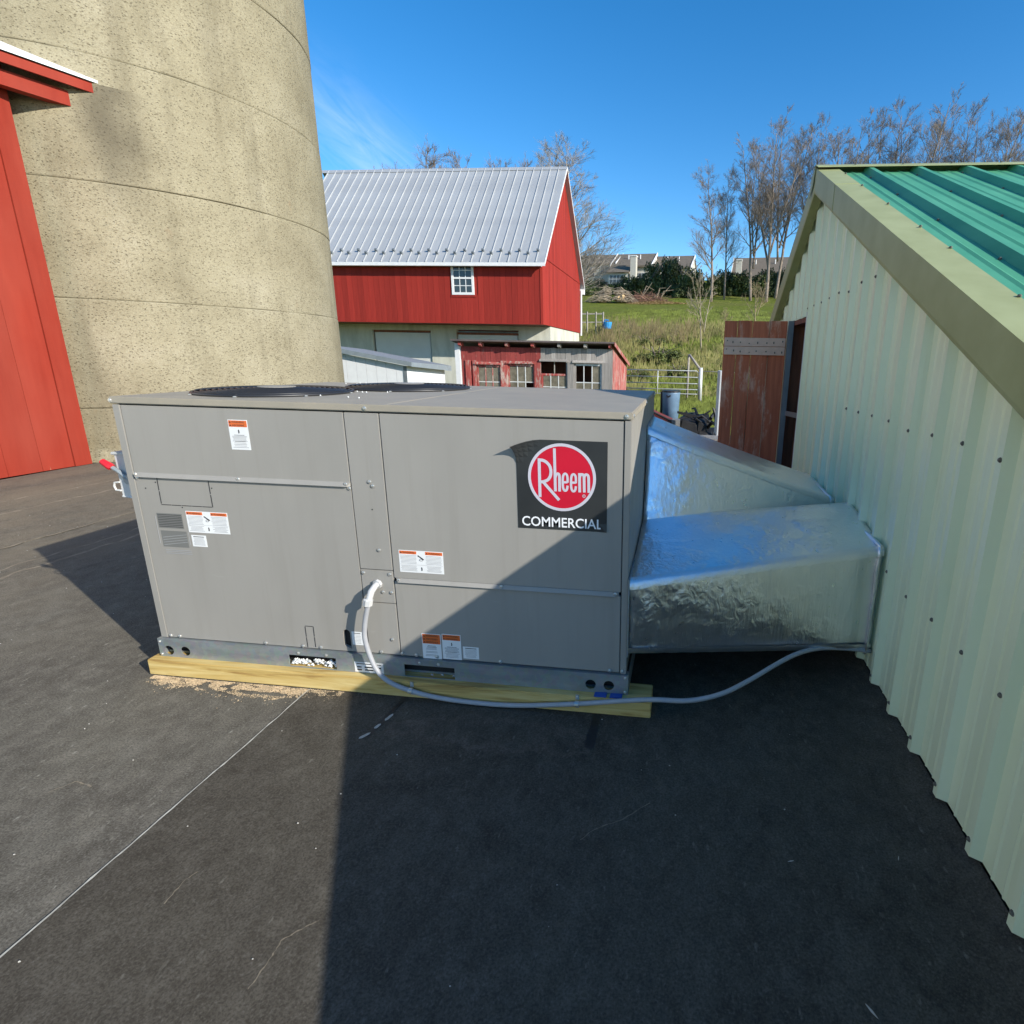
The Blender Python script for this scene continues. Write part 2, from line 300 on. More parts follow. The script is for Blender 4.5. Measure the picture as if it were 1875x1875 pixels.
    M['house_trim'] = plain('house_trim', (.70, .69, .66), .7)
    M['house_glass'] = plain('house_glass', (.06, .07, .08), .15)
    M['bin_blue'] = plain('bin_blue', (.13, .21, .30), .5, var=.2, scale=5)
    M['tub_blue'] = plain('tub_blue', (.04, .30, .62), .5)
    M['scrap'] = plain('scrap_black', (.014, .013, .013), .55, .2, var=.4, scale=5)
    M['cart_red'] = plain('cart_red', (.17, .035, .028), .6, var=.3, scale=6)
    M['block_grey'] = plain('block_grey', (.19, .19, .185), .9, var=.2, scale=14)
    M['deck'] = plain('deck_grey', (.24, .225, .205), .85, var=.2, scale=12)
    M['white_dirty'] = plain('white_panel', (.62, .62, .6), .6, var=.1)
build_materials()

# ------------------------------------------------------------------ mesh builder
class MB:
    def __init__(s): s.v = []; s.f = []
    def add(s, vs, fs):
        o = len(s.v); s.v += [tuple(v) for v in vs]; s.f += [tuple(i+o for i in f) for f in fs]; return s
    def box(s, x0, x1, y0, y1, z0, z1):
        return s.add([(x0, y0, z0), (x1, y0, z0), (x1, y1, z0), (x0, y1, z0), (x0, y0, z1), (x1, y0, z1), (x1, y1, z1), (x0, y1, z1)],
                     [(0, 3, 2, 1), (4, 5, 6, 7), (0, 1, 5, 4), (1, 2, 6, 5), (2, 3, 7, 6), (3, 0, 4, 7)])
    def hexa(s, p):
        return s.add(p, [(0, 3, 2, 1), (4, 5, 6, 7), (0, 1, 5, 4), (1, 2, 6, 5), (2, 3, 7, 6), (3, 0, 4, 7)])
    def quad(s, a, b, c, d): return s.add([a, b, c, d], [(0, 1, 2, 3)])
    def beam(s, a, b, wd, ht, upv=(0, 0, 1)):
        a, b = Vector(a), Vector(b); d = (b-a).normalized(); sd_ = d.cross(Vector(upv)).normalized(); uu = sd_.cross(d)
        q = []
        for p in (a, b):
            q += [p-sd_*wd/2-uu*ht/2, p+sd_*wd/2-uu*ht/2, p+sd_*wd/2+uu*ht/2, p-sd_*wd/2+uu*ht/2]
        return s.add(q, [(0, 1, 2, 3), (7, 6, 5, 4), (0, 4, 5, 1), (1, 5, 6, 2), (2, 6, 7, 3), (3, 7, 4, 0)])
    def extr(s, prof, d):
        """closed polygon profile (3D points) swept by vector d"""
        n = len(prof); d = Vector(d); vs = [Vector(p) for p in prof]; vs += [p+d for p in vs]
        return s.add(vs, [tuple(range(n))[::-1], tuple(range(n, 2*n))]+[(i, (i+1) % n, n+(i+1) % n, n+i) for i in range(n)])
    def tube(s, pts, rad, n=6, caps=True):
        pts = [Vector(p) for p in pts]; k = len(pts)
        if not hasattr(rad, '__len__'): rad = [rad]*k
        t0 = (pts[1]-pts[0]).normalized(); ref = Vector((0, 0, 1)) if abs(t0.z) < .9 else Vector((1, 0, 0))
        a = t0.cross(ref).normalized(); o = len(s.v)
        for i, p in enumerate(pts):
            t = (pts[min(i+1, k-1)]-pts[max(i-1, 0)]).normalized()
            a = (a-t*a.dot(t)).normalized(); b = t.cross(a)
            for j in range(n):
                an = 2*math.pi*j/n; q = p+(a*math.cos(an)+b*math.sin(an))*rad[i]; s.v.append((q.x, q.y, q.z))
        for i in range(k-1):
            for j in range(n):
                s.f.append((o+i*n+j, o+i*n+(j+1) % n, o+(i+1)*n+(j+1) % n, o+(i+1)*n+j))
        if caps:
            s.f.append(tuple(o+j for j in range(n))[::-1]); s.f.append(tuple(o+(k-1)*n+j for j in range(n)))
        return s
    def cyl(s, a, b, r, n=16): return s.tube([a, b], r, n)
    def mesh(s, name, off=(0, 0, 0), smooth=False):
        me = bpy.data.meshes.new(name); ox, oy, oz = off
        me.from_pydata([(x-ox, y-oy, z-oz) for x, y, z in s.v], [], s.f); me.update()
        bm = bmesh.new(); bm.from_mesh(me); bmesh.ops.recalc_face_normals(bm, faces=bm.faces); bm.to_mesh(me); bm.free()
        if smooth: me.polygons.foreach_set('use_smooth', [True]*len(me.polygons))
        return me
    def build(s, name, mat, parent=None, smooth=False, bevel=0, recalc=True):
        off = root_loc(parent)
        me = s.mesh(name, off, smooth); me.materials.append(M[mat])
        if bevel:
            bm = bmesh.new(); bm.from_mesh(me)
            bmesh.ops.bevel(bm, geom=[e for e in bm.edges if e.is_manifold and e.calc_face_angle(0) > .5], offset=bevel, segments=2, affect='EDGES', clamp_overlap=True)
            bm.to_mesh(me); bm.free()
        o = bpy.data.objects.new(name, me); COL.objects.link(o)
        if parent is not None: o.parent = parent
        return o
def root_loc(o):
    p = Vector((0, 0, 0))
    while o is not None: p += o.location; o = o.parent
    return p
def tag(o, label=None, cat=None, group=None, kind=None):
    if label: o['label'] = label
    if cat: o['category'] = cat
    if group: o['group'] = group
    if kind: o['kind'] = kind
    return o
def thing(name, label, cat, loc=(0, 0, 0), group=None):
    o = bpy.data.objects.new(name, None); COL.objects.link(o); o.location = loc; o.empty_display_size = .2
    return tag(o, label, cat, group)
def inst(name, me, parent, loc, rot=(0, 0, 0), scale=(1, 1, 1)):
    """one more object that shares mesh data; loc in world coordinates"""
    o = bpy.data.objects.new(name, me); COL.objects.link(o); o.parent = parent
    o.location = Vector(loc)-root_loc(parent); o.rotation_euler = rot; o.scale = scale; return o
def copy_tree(o, parent=None):
    c = o.copy(); COL.objects.link(c); c.parent = parent
    for ch in [x for x in o.children]: copy_tree(ch, c)
    return c
def holed(name, outer, holes, y0, th, mat, parent):
    """flat plate in the XZ plane with holes, front face at y0, thickness th backwards"""
    bm = bmesh.new(); edges = []
    for loop in [outer]+holes:
        vs = [bm.verts.new((x, 0, z)) for x, z in loop]
        edges += [bm.edges.new((vs[i], vs[(i+1) % len(vs)])) for i in range(len(vs))]
    bmesh.ops.triangle_fill(bm, edges=edges, use_beauty=True, use_dissolve=False)
    r = bmesh.ops.extrude_face_region(bm, geom=list(bm.faces))
    bmesh.ops.translate(bm, vec=(0, th, 0), verts=[v for v in r['geom'] if isinstance(v, bmesh.types.BMVert)])
    bmesh.ops.recalc_face_normals(bm, faces=bm.faces)
    off = root_loc(parent); bmesh.ops.translate(bm, vec=Vector((0, y0, 0))-off, verts=bm.verts)
    me = bpy.data.meshes.new(name); bm.to_mesh(me); bm.free(); me.materials.append(M[mat])
    o = bpy.data.objects.new(name, me); COL.objects.link(o); o.parent = parent; return o
def circ(x, z, r, n=24, rz=None):
    return [(x+r*math.cos(2*math.pi*i/n), z+(rz or r)*math.sin(2*math.pi*i/n)) for i in range(n)]
def rect(x0, x1, z0, z1): return [(x0, z0), (x1, z0), (x1, z1), (x0, z1)]
def text_mesh(s, width, height, depth=.0004, bold=0):
    cu = bpy.data.curves.new('txt', 'FONT'); cu.body = s; cu.align_x = 'LEFT'; cu.resolution_u = 3; cu.offset = bold
    ob = bpy.data.objects.new('txt', cu); COL.objects.link(ob); dg = bpy.context.evaluated_depsgraph_get()
    me = bpy.data.meshes.new_from_object(ob.evaluated_get(dg)); bpy.data.objects.remove(ob)
    xs = [v.co.x for v in me.vertices]; ys = [v.co.y for v in me.vertices]
    sx = width/(max(xs)-min(xs)); sy = height/(max(ys)-min(ys)); x0, y0 = min(xs), min(ys)
    for v in me.vertices: v.co = Vector(((v.co.x-x0)*sx, 0, (v.co.y-y0)*sy))
    me.materials.clear(); return me
def put_text(name, s, x, z, wd, ht, y, mat, parent, bold=0):
    me = text_mesh(s, wd, ht, bold=bold); me.materials.append(M[mat]); return inst(name, me, parent, (x, y, z))

def ground_z(x, y):
    if y < 24: z = -.4
    elif y < 40:
        t = (y-24)/16; z = -.4+4.1*(t*t*(3-2*t)*.6+t*.4)
    elif y < 125: t = y-40; z = 3.7+t*.104+t*t*.00077
    else: z = 18.1
    if y > 24: z += .25*mnoise.noise(Vector((x*.12, y*.12, 0)))*min(1, (y-24)/8)
    return z

# ================================================================== SETTING
def ground():
    m = MB(); xs = []; x = -40
    xs = [-900, -500, -300, -200, -140, -100, -70]+[-50+2*i for i in range(46)]+[45, 55, 70, 100, 140, 200, 300, 500, 900]
    ys = [-900, -400, -150, -60, -20, 0, 10, 16, 20]+[22+1.0*i for i in range(30)]+[52+3*i for i in range(26)]+[140, 170, 250, 400, 700, 1200]
    for y in ys:
        for x in xs: m.v.append((x, y, ground_z(x, y)))
    n = len(xs)
    for j in range(len(ys)-1):
        for i in range(n-1): m.f.append((j*n+i, j*n+i+1, (j+1)*n+i+1, (j+1)*n+i))
    o = m.build('ground', 'meadow', None, True); tag(o, kind='structure', label='grassy ground rising into a hillside meadow behind the barns')
ground()

def flat_roof():
    m = MB(); m.box(-5.49, 3.60, -9, 9.3, -.38, 0)
    # gently uneven top sheet
    o = m.build('flat_roof', 'roof'); tag(o, 'flat roof covered in dusty black rubber membrane', kind='structure')
    # lapped membrane sheets, each 4 mm over the one below
    def sheet(pts, z, mat='roof'):
        k = MB(); k.extr([(x, y, z) for x, y in pts], (0, 0, .004)); return k.build('membrane_sheet', mat, o)
    s1 = [(.775, -8.9), (.786, 1.6), (3.42, 1.6), (3.42, -8.9)]
    sheet(s1, .0005)
    sheet([(-5.47, -8.9), (-5.47, 8.9), (-2.75, 8.9), (-2.75, 3), (-2.772, 1.2), (-2.79, -8.9)], .0005)
    # dusty seam edges
    def seam(p0, p1, wd, z, n=40, amp=.004, mat='seam'):
        k = MB(); a, b = Vector(p0), Vector(p1); d = (b-a); pr = Vector((-d.y, d.x)).normalized()
        L = []; Rr = []
        for i in range(n+1):
            c = a+d*i/n; wv = wd*(.45+.8*abs(mnoise.noise(Vector((i*.9, wd*90, 3)))))
            of = amp*mnoise.noise(Vector((i*.35, 1, wd*50))); L.append(c+pr*(of+wv/2)); Rr.append(c+pr*(of-wv/2))
        for i in range(n): k.quad((L[i].x, L[i].y, z), (L[i+1].x, L[i+1].y, z), (Rr[i+1].x, Rr[i+1].y, z), (Rr[i].x, Rr[i].y, z))
        return k.build('seam_edge', mat, o)
    seam((.772, -3.5), (.787, -.05), .008, .0056, 160)
    for a, b, ww, zz in (((-2.14, .3), (-2.0, 3.4), .05, .001), ((-2.775, .2), (-2.752, 3.4), .035, .0055), ((-3.9, 1.2), (-3.78, 3.6), .07, .0055), ((-2.3, .1), (-2.2, 3.2), .03, .001), ((-4.4, 1.2), (-4.2, 4.2), .05, .0055)):
        seam(a, b, ww, zz, 60, .05, 'seam_dull')
    k = MB(); ny, nx = 260, 14
    for j in range(ny+1):
        y = -3.2+5.8*j/ny; rip = mnoise.noise(Vector((y*3.1, 2, 0)))+.5*mnoise.noise(Vector((y*7.3, 5, 0)))
        wd = .30+.10*mnoise.noise(Vector((y*1.3, 8, 0)))
        for i in range(nx+1):
            t = i/nx; x = 3.458-wd+wd*t; z = .0055+.040*t**3+.011*max(0, rip)*math.sin(math.pi*min(1, t*1.05))**1.5*(.4+.6*t)
            k.v.append((x, y, z))
    for j in range(ny):
        for i in range(nx): k.f.append((j*(nx+1)+i, j*(nx+1)+i+1, (j+1)*(nx+1)+i+1, (j+1)*(nx+1)+i))
    k.build('membrane_upturn', 'roof', o, True)
    # black sealant strips at the lumber
    for (x, y0, y1, wd) in ((1.262, -.33, -.06, .03), (2.155, -.27, -.06, .045)):
        k = MB(); n = 14; L = []; Q = []
        for i in range(n+1):
            y = y0+(y1-y0)*i/n; dx = .1*(y+.06) if x < 2 else 0; ww = wd*(.6+.5*random.random())/2
            L.append((x+dx-ww, y, .0052)); Q.append((x+dx+ww, y, .0052))
        for i in range(n): k.quad(L[i], Q[i], Q[i+1], L[i+1])
        k.build('sealant_strip', 'sealant', o)
    return o
flat_roof()

# ================================================================== ROOFTOP UNIT
ZB = .086                     # top of the lumber
def screw_mesh(r=.0065, h=.004, mat='steel', n=8):
    m = MB(); m.tube([(0, 0, 0), (0, -h*.45, 0)], [r*1.45, r*1.45], n); m.tube([(0, -h*.4, 0), (0, -h, 0), (0, -h*1.25, 0)], [r, r, r*.6], n)
    me = m.mesh('screw'); me.materials.append(M[mat]); return me
SCREW = screw_mesh()
def sticker(x0, x1, z0, z1, kind, parent, y=.0018):
    k = MB(); k.box(x0, x1, y-.0006, y, z0, z1); st = k.build('label', 'sticker', parent, bevel=.0)
    wd, ht = x1-x0, z1-z0; y1 = y-.0010; y2 = y-.0014
    ink = MB(); grey = MB()
    def lines(m, xa, xb, za, zb, n, th=.0016, jit=.25):
        for i in range(n):
            z = zb-(zb-za)*(i+.5)/n; c = (xa+xb)/2; hw = (xb-xa)/2*(1-random.random()*jit)
            m.box(c-hw, c+hw, y2, y1+.0004, z-th/2, z+th/2)
    def head(xa, xb, za, zb, txt='WARNING', rows=1):
        h = MB(); h.box(xa, xb, y1, y-.0005, za, zb); h.build('header', 'orange', st)
        rh = (zb-za)/rows
        for r in range(rows):
            zz = zb-rh*(r+1)+rh*.22; th = rh*.56
            t = MB(); t.extr([(xa+.003, y2, zz), (xa+.003+th*1.1, y2, zz), (xa+.003+th*.55, y2, zz+th)], (0, .0003, 0)); t.build('triangle_mark', 'ink', st)
            put_text('lettering', txt if r == 0 else ('AVERTISSEMENT' if r == 1 else 'ADVERTENCIA'), xa+.006+th*1.1, zz, (xb-xa)*.70, th, y2, 'ink', st)
    def flame(cx, cz, s):
        f = MB(); f.extr([(cx-s*.3, y2, cz-s), (cx+s*.32, y2, cz-s), (cx+s*.4, y2, cz), (cx+s*.1, y2, cz+s), (cx-s*.3, y2, cz+s*.35), (cx-s*.15, y2, cz-.2*s)], (0, .0003, 0)); f.build('pictogram', 'ink', st)
    if kind == 'tall':
        head(x0+.003, x1-.003, z1-ht*.235, z1-.003, rows=2); flame((x0+x1)/2, z0+ht*.62, .0085)
        lines(grey, x0+.010, x1-.010, z0+.035, z0+ht*.47, 5); lines(grey, x0+.008, x1-.008, z0+.007, z0+.033, 4); lines(ink, x0+.02, x1-.02, z0+ht*.475, z0+ht*.51, 1); lines(ink, x0+.02, x1-.02, z0+.034, z0+.039, 1)
    elif kind == 'tall3':
        head(x0+.003, x1-.003, z1-ht*.40, z1-.003, rows=3); lines(ink, x0+.02, x1-.02, z0+ht*.44, z0+ht*.54, 2)
        for q in (.35, .22, .09): lines(grey, x0+.012, x1-.016, z0+ht*q, z0+ht*(q+.09), 2)
    elif kind == 'wide':
        head(x0+.003, x0+wd*.40, z1-.017, z1-.003); head(x0+wd*.60, x1-.003, z1-.017, z1-.003)
        f = MB(); f.beam((x0+wd*.43, y2, z1-.022), (x0+wd*.56, y2, z1-.04), .0003, .005, (0, 0, 1)); f.tube([(x0+wd*.5+.007*math.cos(a), y2, z1-.042+.005*math.sin(a)) for a in [i*.6 for i in range(11)]], .0008, 4); f.build('pictogram', 'ink', st)
        flame(x0+wd*.5, z0+.02, .009)
        for xa, xb in ((x0+.006, x0+wd*.40), (x0+wd*.60, x1-.006)):
            lines(grey, xa, xb, z1-.063, z1-.020, 7, .0016, .12); lines(grey, xa, xb, z0+.006, z0+.034, 5, .0016, .3)
        lines(grey, x0+.004, x1-.004, z0+.036, z0+.038, 1, .0006, 0)
    elif kind == 'small':
        lines(grey, x0+.008, x1-.008, z0+.006, z1-.012, 7, .0016, .2); lines(ink, x0+.01, x1-.01, z1-.010, z1-.005, 1, .003, .05)
    elif kind == 'rail':
        lines(ink, x0+.01, x1-.01, z1-.012, z1-.005, 1, .004, .05)
        for zz in (z0+ht*.45, z0+ht*.18):
            a = MB(); a.box(x0+.012, x0+.034, y2, y1+.0004, zz, zz+.006); a.box(x1-.034, x1-.012, y2, y1+.0004, zz, zz+.006); a.box(x0+.05, x1-.05, y2, y1+.0004, zz, zz+.007); a.build('lettering', 'ink', st)
    if ink.v: ink.build('lettering', 'ink', st)
    if grey.v: grey.build('fine_print', 'ink_grey', st)
    return st

def unit():
    W, D = 2.274, 1.47
    T = thing('rooftop_unit', 'large grey packaged heating and cooling unit with two fans on the flat roof', 'air conditioner', (W/2, D/2, ZB))
    # ---- galvanised base rail
    holes = [circ(.041, .120, .0245), circ(.128, .122, .0245), circ(2.117, .126, .0235), circ(2.199, .127, .0235),
             rect(.668, .906, .091, .151), rect(1.243, 1.485, .090, .150)]
    rail = holed('base_rail', rect(-.012, 2.286, ZB+.0005, .181), holes, -.012, .004, 'galv', T)
    k = MB(); k.box(-.012, 2.286, -.008, .03, .177, .181); k.box(-.012, -.008, -.008, D+.012, ZB+.0005, .177); k.box(2.282, 2.286, -.008, D+.012, ZB+.0005, .177); k.box(-.008, 2.282, D+.008, D+.012, ZB+.0005, .177); k.box(-.008, 2.282, .030, .034, ZB+.0005, .096)
    k.build('side_rail', 'galv', T)
    k = MB(); k.box(.0, W, .03, D-.01, .165, .1765); k.box(.05, W-.05, .30, .304, ZB+.001, .165); k.box(-.006, W+.006, .0345, .037, ZB+.001, .1645); k.build('pan_shade_backing', 'dark', T)  # floor pan, plus black sheets standing in for shade behind slots and holes
    # crumpled packing seen through the fork slots
    for xa, xb, mt in ((.672, .902, 'foam'), (1.25, 1.475, 'galv')):
        k = MB()
        for i in range(70 if mt == 'foam' else 3):
            x = random.uniform(xa, xb); z = ZB+.006+random.random()*(.022 if mt == 'foam' else .006); y = random.uniform(.0, .022); r = random.uniform(.005, .010)
            k.tube([(x-r, y, z), (x, y+.3*r, z+.5*r), (x+r, y, z-.2*r)], [r*.3, r*.7, r*.3], 5)
        o = k.build('packing_scraps', mt, T); o['kind'] = 'stuff'
    # ---- cabinet core
    k = MB(); k.box(.016, W-.016, .018, D-.016, .181, 1.3025); k.build('cabinet_core', 'dark', T)
    P = lambda nm, x0, x1, z0, z1, y0=.002, y1=.016, mat='unit': MB().box(x0, x1, y0, y1, z0, z1).build(nm, mat, T, bevel=.0022)
    P('access_panel', .037, 1.066, .998, 1.300)
    low = holed('access_panel', rect(.037, 1.066, .187, .982), [[(.949, .215), (.984, .200), (.984, .28)]+[(.9665+.0175*math.cos(a), .28+.0175*math.sin(a)) for a in [math.pi*i/8 for i in range(1, 8)]]+[(.949, .28)]], .002, .014, 'unit', T)
    P('control_panel', 1.0695, 1.2215, .606, 1.300); P('control_panel', 1.0695, 1.2215, .446, .603); P('control_panel', 1.0695, 1.2215, .187, .443)
    P('access_panel', 1.2255, 2.2435, .572, 1.300); P('access_panel', 1.2255, 2.2435, .187, .556)
    k = MB(); k.box(.0, .0345, .0, .016, .183, 1.302); k.box(.0, .016, .016, .05, .183, 1.302); k.build('corner_post', 'unit', T, bevel=.002)
    k = MB(); k.box(2.247, W, .0, .016, .183, 1.302); k.box(W-.016, W, .016, .05, .183, 1.302); k.build('corner_post', 'unit', T, bevel=.002)
    for x0, x1 in ((.0, .014), (W-.014, W)):
        k = MB(); k.box(x0+.001, x1-.001, .0515, D-.04, .183, 1.302); k.build('side_panel', 'unit', T)
    k = MB(); k.box(.02, W-.02, D-.014, D-.002, .183, 1.302); k.build('rear_panel', 'unit', T)
    MB().box(.0, .02, D-.039, D, .183, 1.302).build('corner_post', 'unit', T); MB().box(W-.02, W, D-.039, D, .183, 1.302).build('corner_post', 'unit', T)
    # drip lips
    def lip(x0, x1, z0, z1):
        k = MB(); k.hexa([(x0+.012, -.012, z0), (x1-.012, -.012, z0), (x1, .004, z0), (x0, .004, z0), (x0, -.001, z1), (x1, -.001, z1), (x1, .004, z1), (x0, .004, z1)])
        return k.build('drip_lip', 'unit', T, bevel=.001)
    lip(.038, 1.067, .983, 1.002); lip(1.236, 2.236, .556, .573)
    # ---- lid with folded edge
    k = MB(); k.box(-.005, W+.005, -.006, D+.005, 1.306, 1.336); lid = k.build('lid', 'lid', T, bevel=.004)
    k = MB(); k.box(1.248, 1.254, .02, D-.02, 1.336, 1.3372); k.build('lid_seam', 'lid', lid)
    # ---- fans
    for fx, fy in ((.415, .47), (.815, 1.06)):
        k = MB(); n = 40; r0 = .335
        k.tube([(fx+(r0+.012)*math.cos(2*math.pi*i/n), fy+(r0+.012)*math.sin(2*math.pi*i/n), 1.342) for i in range(n+1)], .008, 6, False)
        for q in range(12):
            r = .075+q*(r0-.075)/11; zz = 1.350+.012*math.cos(r/r0*math.pi/2)
            k.tube([(fx+r*math.cos(2*math.pi*i/n), fy+r*math.sin(2*math.pi*i/n), zz) for i in range(n+1)], .0045, 4, False)
        for a in [i*math.pi/4+.2 for i in range(8)]:
            k.tube([(fx+r*math.cos(a), fy+r*math.sin(a), 1.346+.012*math.cos(min(1, r/r0)*math.pi/2)) for r in (.05, .14, .23, .31, .352)], .004, 4)
        g = k.build('fan_guard', 'black_plastic', T, True)
        k = MB(); k.tube([(fx, fy, 1.3365), (fx, fy, 1.3385)], r0+.004, 40); k.build('fan_opening', 'dark', g)
        k = MB(); k.tube([(fx, fy, 1.362), (fx, fy, 1.367)], .085, 24); k.build('hub_plate', 'unit', g)
        for q in range(3):
            a = q*2.1+.4; k = MB()
            k.hexa([(fx+.05*math.cos(a-.5), fy+.05*math.sin(a-.5), 1.341), (fx+.31*math.cos(a-.45), fy+.31*math.sin(a-.45), 1.340), (fx+.31*math.cos(a+.35), fy+.31*math.sin(a+.35), 1.349), (fx+.05*math.cos(a+.5), fy+.05*math.sin(a+.5), 1.348),
                    (fx+.05*math.cos(a-.5), fy+.05*math.sin(a-.5), 1.343), (fx+.31*math.cos(a-.45), fy+.31*math.sin(a-.45), 1.342), (fx+.31*math.cos(a+.35), fy+.31*math.sin(a+.35), 1.351), (fx+.05*math.cos(a+.5), fy+.05*math.sin(a+.5), 1.350)]); k.build('fan_blade', 'black_plastic', g)
        for q in range(8):
            a = q*math.pi/4+.2; inst('screw', SCREW, T, (fx+.36*math.cos(a), fy+.36*math.sin(a), 1.3375), (-math.pi/2, 0, 0))
    # ---- knock-out slits
    def slit(pts, wd=.0022, n=None):
        for (a, b) in zip(pts[:-1], pts[1:]):
            A, B = Vector((a[0], .0012, a[1])), Vector((b[0], .0012, b[1])); L = (B-A).length; q = max(1, int(L/.045)); k = MB()
            for i in range(q): k.beam(A+(B-A)*(i+.0)/q, A+(B-A)*(i+.93)/q, wd, .0015, (0, 1, 0))
            k.build('knockout_slit', 'dark', low)
    slit([(.146, .98), (.144, .857), (.397, .857), (.397, .98)]); slit([(.763, .19), (.763, .30), (.804, .30), (.803, .19)])
    for x, z in ((.135, .96), (.408, .945), (.245, .848), (1.155, .885), (.08, .93)): inst('screw_hole', HOLE, T, (x, .0015, z))
    # printed chart
    k = MB(); k.box(.108, .234, .0012, .003, .746, .816); c1 = k.build('printed_chart', 'print_grey', T)
    k = MB()
    for i in range(8): k.box(.112, .230, .0006, .0016, .752+.008*i, .7545+.008*i)
    k.build('fine_print', 'ink', c1)
    k = MB(); k.box(.112, .242, .0012, .003, .655, .733); c2 = k.build('printed_chart', 'print_grey', T)
    k = MB()
    for i in range(4): k.beam((.118, .001, .664+.012*i), (.239, .001, .682+.012*i), .002, .001, (0, 1, 0))
    for i in range(3): k.box(.12, .25, .0006, .0016, .622+.008*i, .6245+.008*i)
    k.box(.098, .1, .0006, .0016, .67, .80); k.box(.25, .252, .0006, .0016, .67, .73)
    k.build('fine_print', 'ink_grey', c2)
    # ---- stickers
    sticker(.538, .628, 1.124, 1.253, 'tall', T); sticker(.256, .461, .732, .833, 'wide', T); sticker(.263, .336, .664, .719, 'small', T)
    sticker(1.258, 1.461, .604, .707, 'wide', T); sticker(1.333, 1.423, .183, .309, 'tall3', T, .0015); sticker(1.429, 1.518, .187, .313, 'tall', T, .0015); sticker(1.526, 1.600, .197, .257, 'small', T)
    sticker(.998, 1.140, .091, .143, 'rail', T, -.0122); sticker(.992, 1.045, .223, .290, 'small', T)
    # ---- screws
    for x, z in ((.05, .994), (.55, .994), (1.05, .994), (1.06, .975), (1.155, 1.008), (1.168, .700), (1.168, .99), (1.083, .588), (1.208, .588), (1.168, .50), (1.208, .50), (1.083, .458), (1.19, .265), (1.13, .197),
                 (1.25, .566), (1.72, .566), (2.22, .566), (.052, .195), (.10, .195), (.55, .195), (.74, .195), (.83, .195), (1.232, .197), (1.30, .195), (1.40, .195), (1.70, .195), (2.20, .195), (2.256, .195), (.05, .976)):
        inst('screw', SCREW, T, (x, .0012 if not (.98 < z < 1.001 and x < 1.07) and z != .566 else -.005, z))
    for x in (.004, 1.17, 2.255): inst('screw', SCREW, T, (x, -.006, 1.320))
    for y in (.03, .7, 1.4):
        inst('screw', SCREW, T, (W+.005, y, 1.320), (0, 0, math.pi/2)); inst('screw', SCREW, T, (-.005, y, 1.32), (0, 0, -math.pi/2))
    for x, z in ((-.002, .165), (2.272, .17), (-.002, .098), (2.272, .10), (.72, .163), (.86, .163), (1.32, .163), (1.41, .163)): inst('screw', SCREW, T, (x, -.012, z), scale=(.8, .8, .8))
    # ---- logo sign with a curled corner
    m = MB(); x0, x1, z0, z1 = 1.803, 2.180, .839, 1.2165; n = 14; Y0 = .0012
    def sy(x, z):
        d = ((x-x0)+(z1-z))/.11; cur = max(0, 1-d); b = 0
        d2 = ((x1-x)+(z-z0))/.035; b = max(0, 1-d2)*.006
        return Y0-cur*cur*.045-b-.0
    for j in range(n+1):
        for i in range(n+1):
            a, b = i/n, j/n; x = x0+(x1-x0)*a**1.3; z = z1-(z1-z0)*b**1.3
            d = max(0, 1-((x-x0)+(z1-z))/.11); m.v.append((x-.012*d*d, sy(x, z), z-.028*d*d))
    for j in range(n):
        for i in range(n): m.f.append((j*(n+1)+i, j*(n+1)+i+1, (j+1)*(n+1)+i+1, (j+1)*(n+1)+i))
    sg = m.build('logo_sign', 'sign', T); sg['label'] = 'black square sign with a round red logo and a curled corner'
    md = sg.modifiers.new('thickness', 'SOLIDIFY'); md.thickness = .0012; md.offset = 0
    cx, cz = 1.9925, 1.063
    k = MB(); k.extr([(cx+.134*math.cos(2*math.pi*i/64), -.0004, cz+.134*math.sin(2*math.pi*i/64)) for i in range(64)], (0, .0006, 0)); k.build('logo_disc', 'sign_red', sg)
    k = MB(); N = 64
    for i in range(N):
        a, b = 2*math.pi*i/N, 2*math.pi*(i+1)/N
        k.quad((cx+.1295*math.cos(a), -.0010, cz+.1295*math.sin(a)), (cx+.1295*math.cos(b), -.0010, cz+.1295*math.sin(b)), (cx+.1415*math.cos(b), -.0010, cz+.1415*math.sin(b)), (cx+.1415*math.cos(a), -.0010, cz+.1415*math.sin(a)))
    k.build('logo_ring', 'sign_silver', sg)
    def strokes(paths, wd):
        k = MB()
        for si, p in enumerate(paths):
            L = []; Rr = []
            for i in range(len(p)):
                a = Vector(p[max(0, i-1)]); b = Vector(p[min(len(p)-1, i+1)]); t = (b-a).normalized(); nn = Vector((-t.y, t.x)); c = Vector(p[i])
                L.append(c+nn*wd/2); Rr.append(c-nn*wd/2)
            yy = -.0010-.00012*si
            for i in range(len(p)-1): k.quad((L[i].x, yy, L[i].y), (L[i+1].x, yy, L[i+1].y), (Rr[i+1].x, yy, Rr[i+1].y), (Rr[i].x, yy, Rr[i].y))
        return k
    def smooth(p, n=4):
        q = []
        for i in range(len(p)-1):
            p0, p1, p2, p3 = Vector(p[max(0, i-1)]), Vector(p[i]), Vector(p[i+1]), Vector(p[min(len(p)-1, i+2)])
            for s in range(n):
                t = s/n; q.append(.5*((2*p1)+(p2-p0)*t+(2*p0-5*p1+4*p2-p3)*t*t+(3*p1-p0-3*p2+p3)*t**3))
        return q+[Vector(p[-1])]
    Rl = [[(1.8992, 1.1389), (1.9001, .9775)], smooth([(1.8935, 1.1335), (1.9149, 1.1323), (1.9316, 1.1234), (1.9435, 1.1082), (1.9476, 1.089), (1.9453, 1.0695), (1.9354, 1.0532), (1.9181, 1.0439), (1.9034, 1.042)]), [(1.9125, 1.0445), (1.9807, .9683)]]
    strokes(Rl, .0125).build('logo_letter', 'sign_silver', sg)
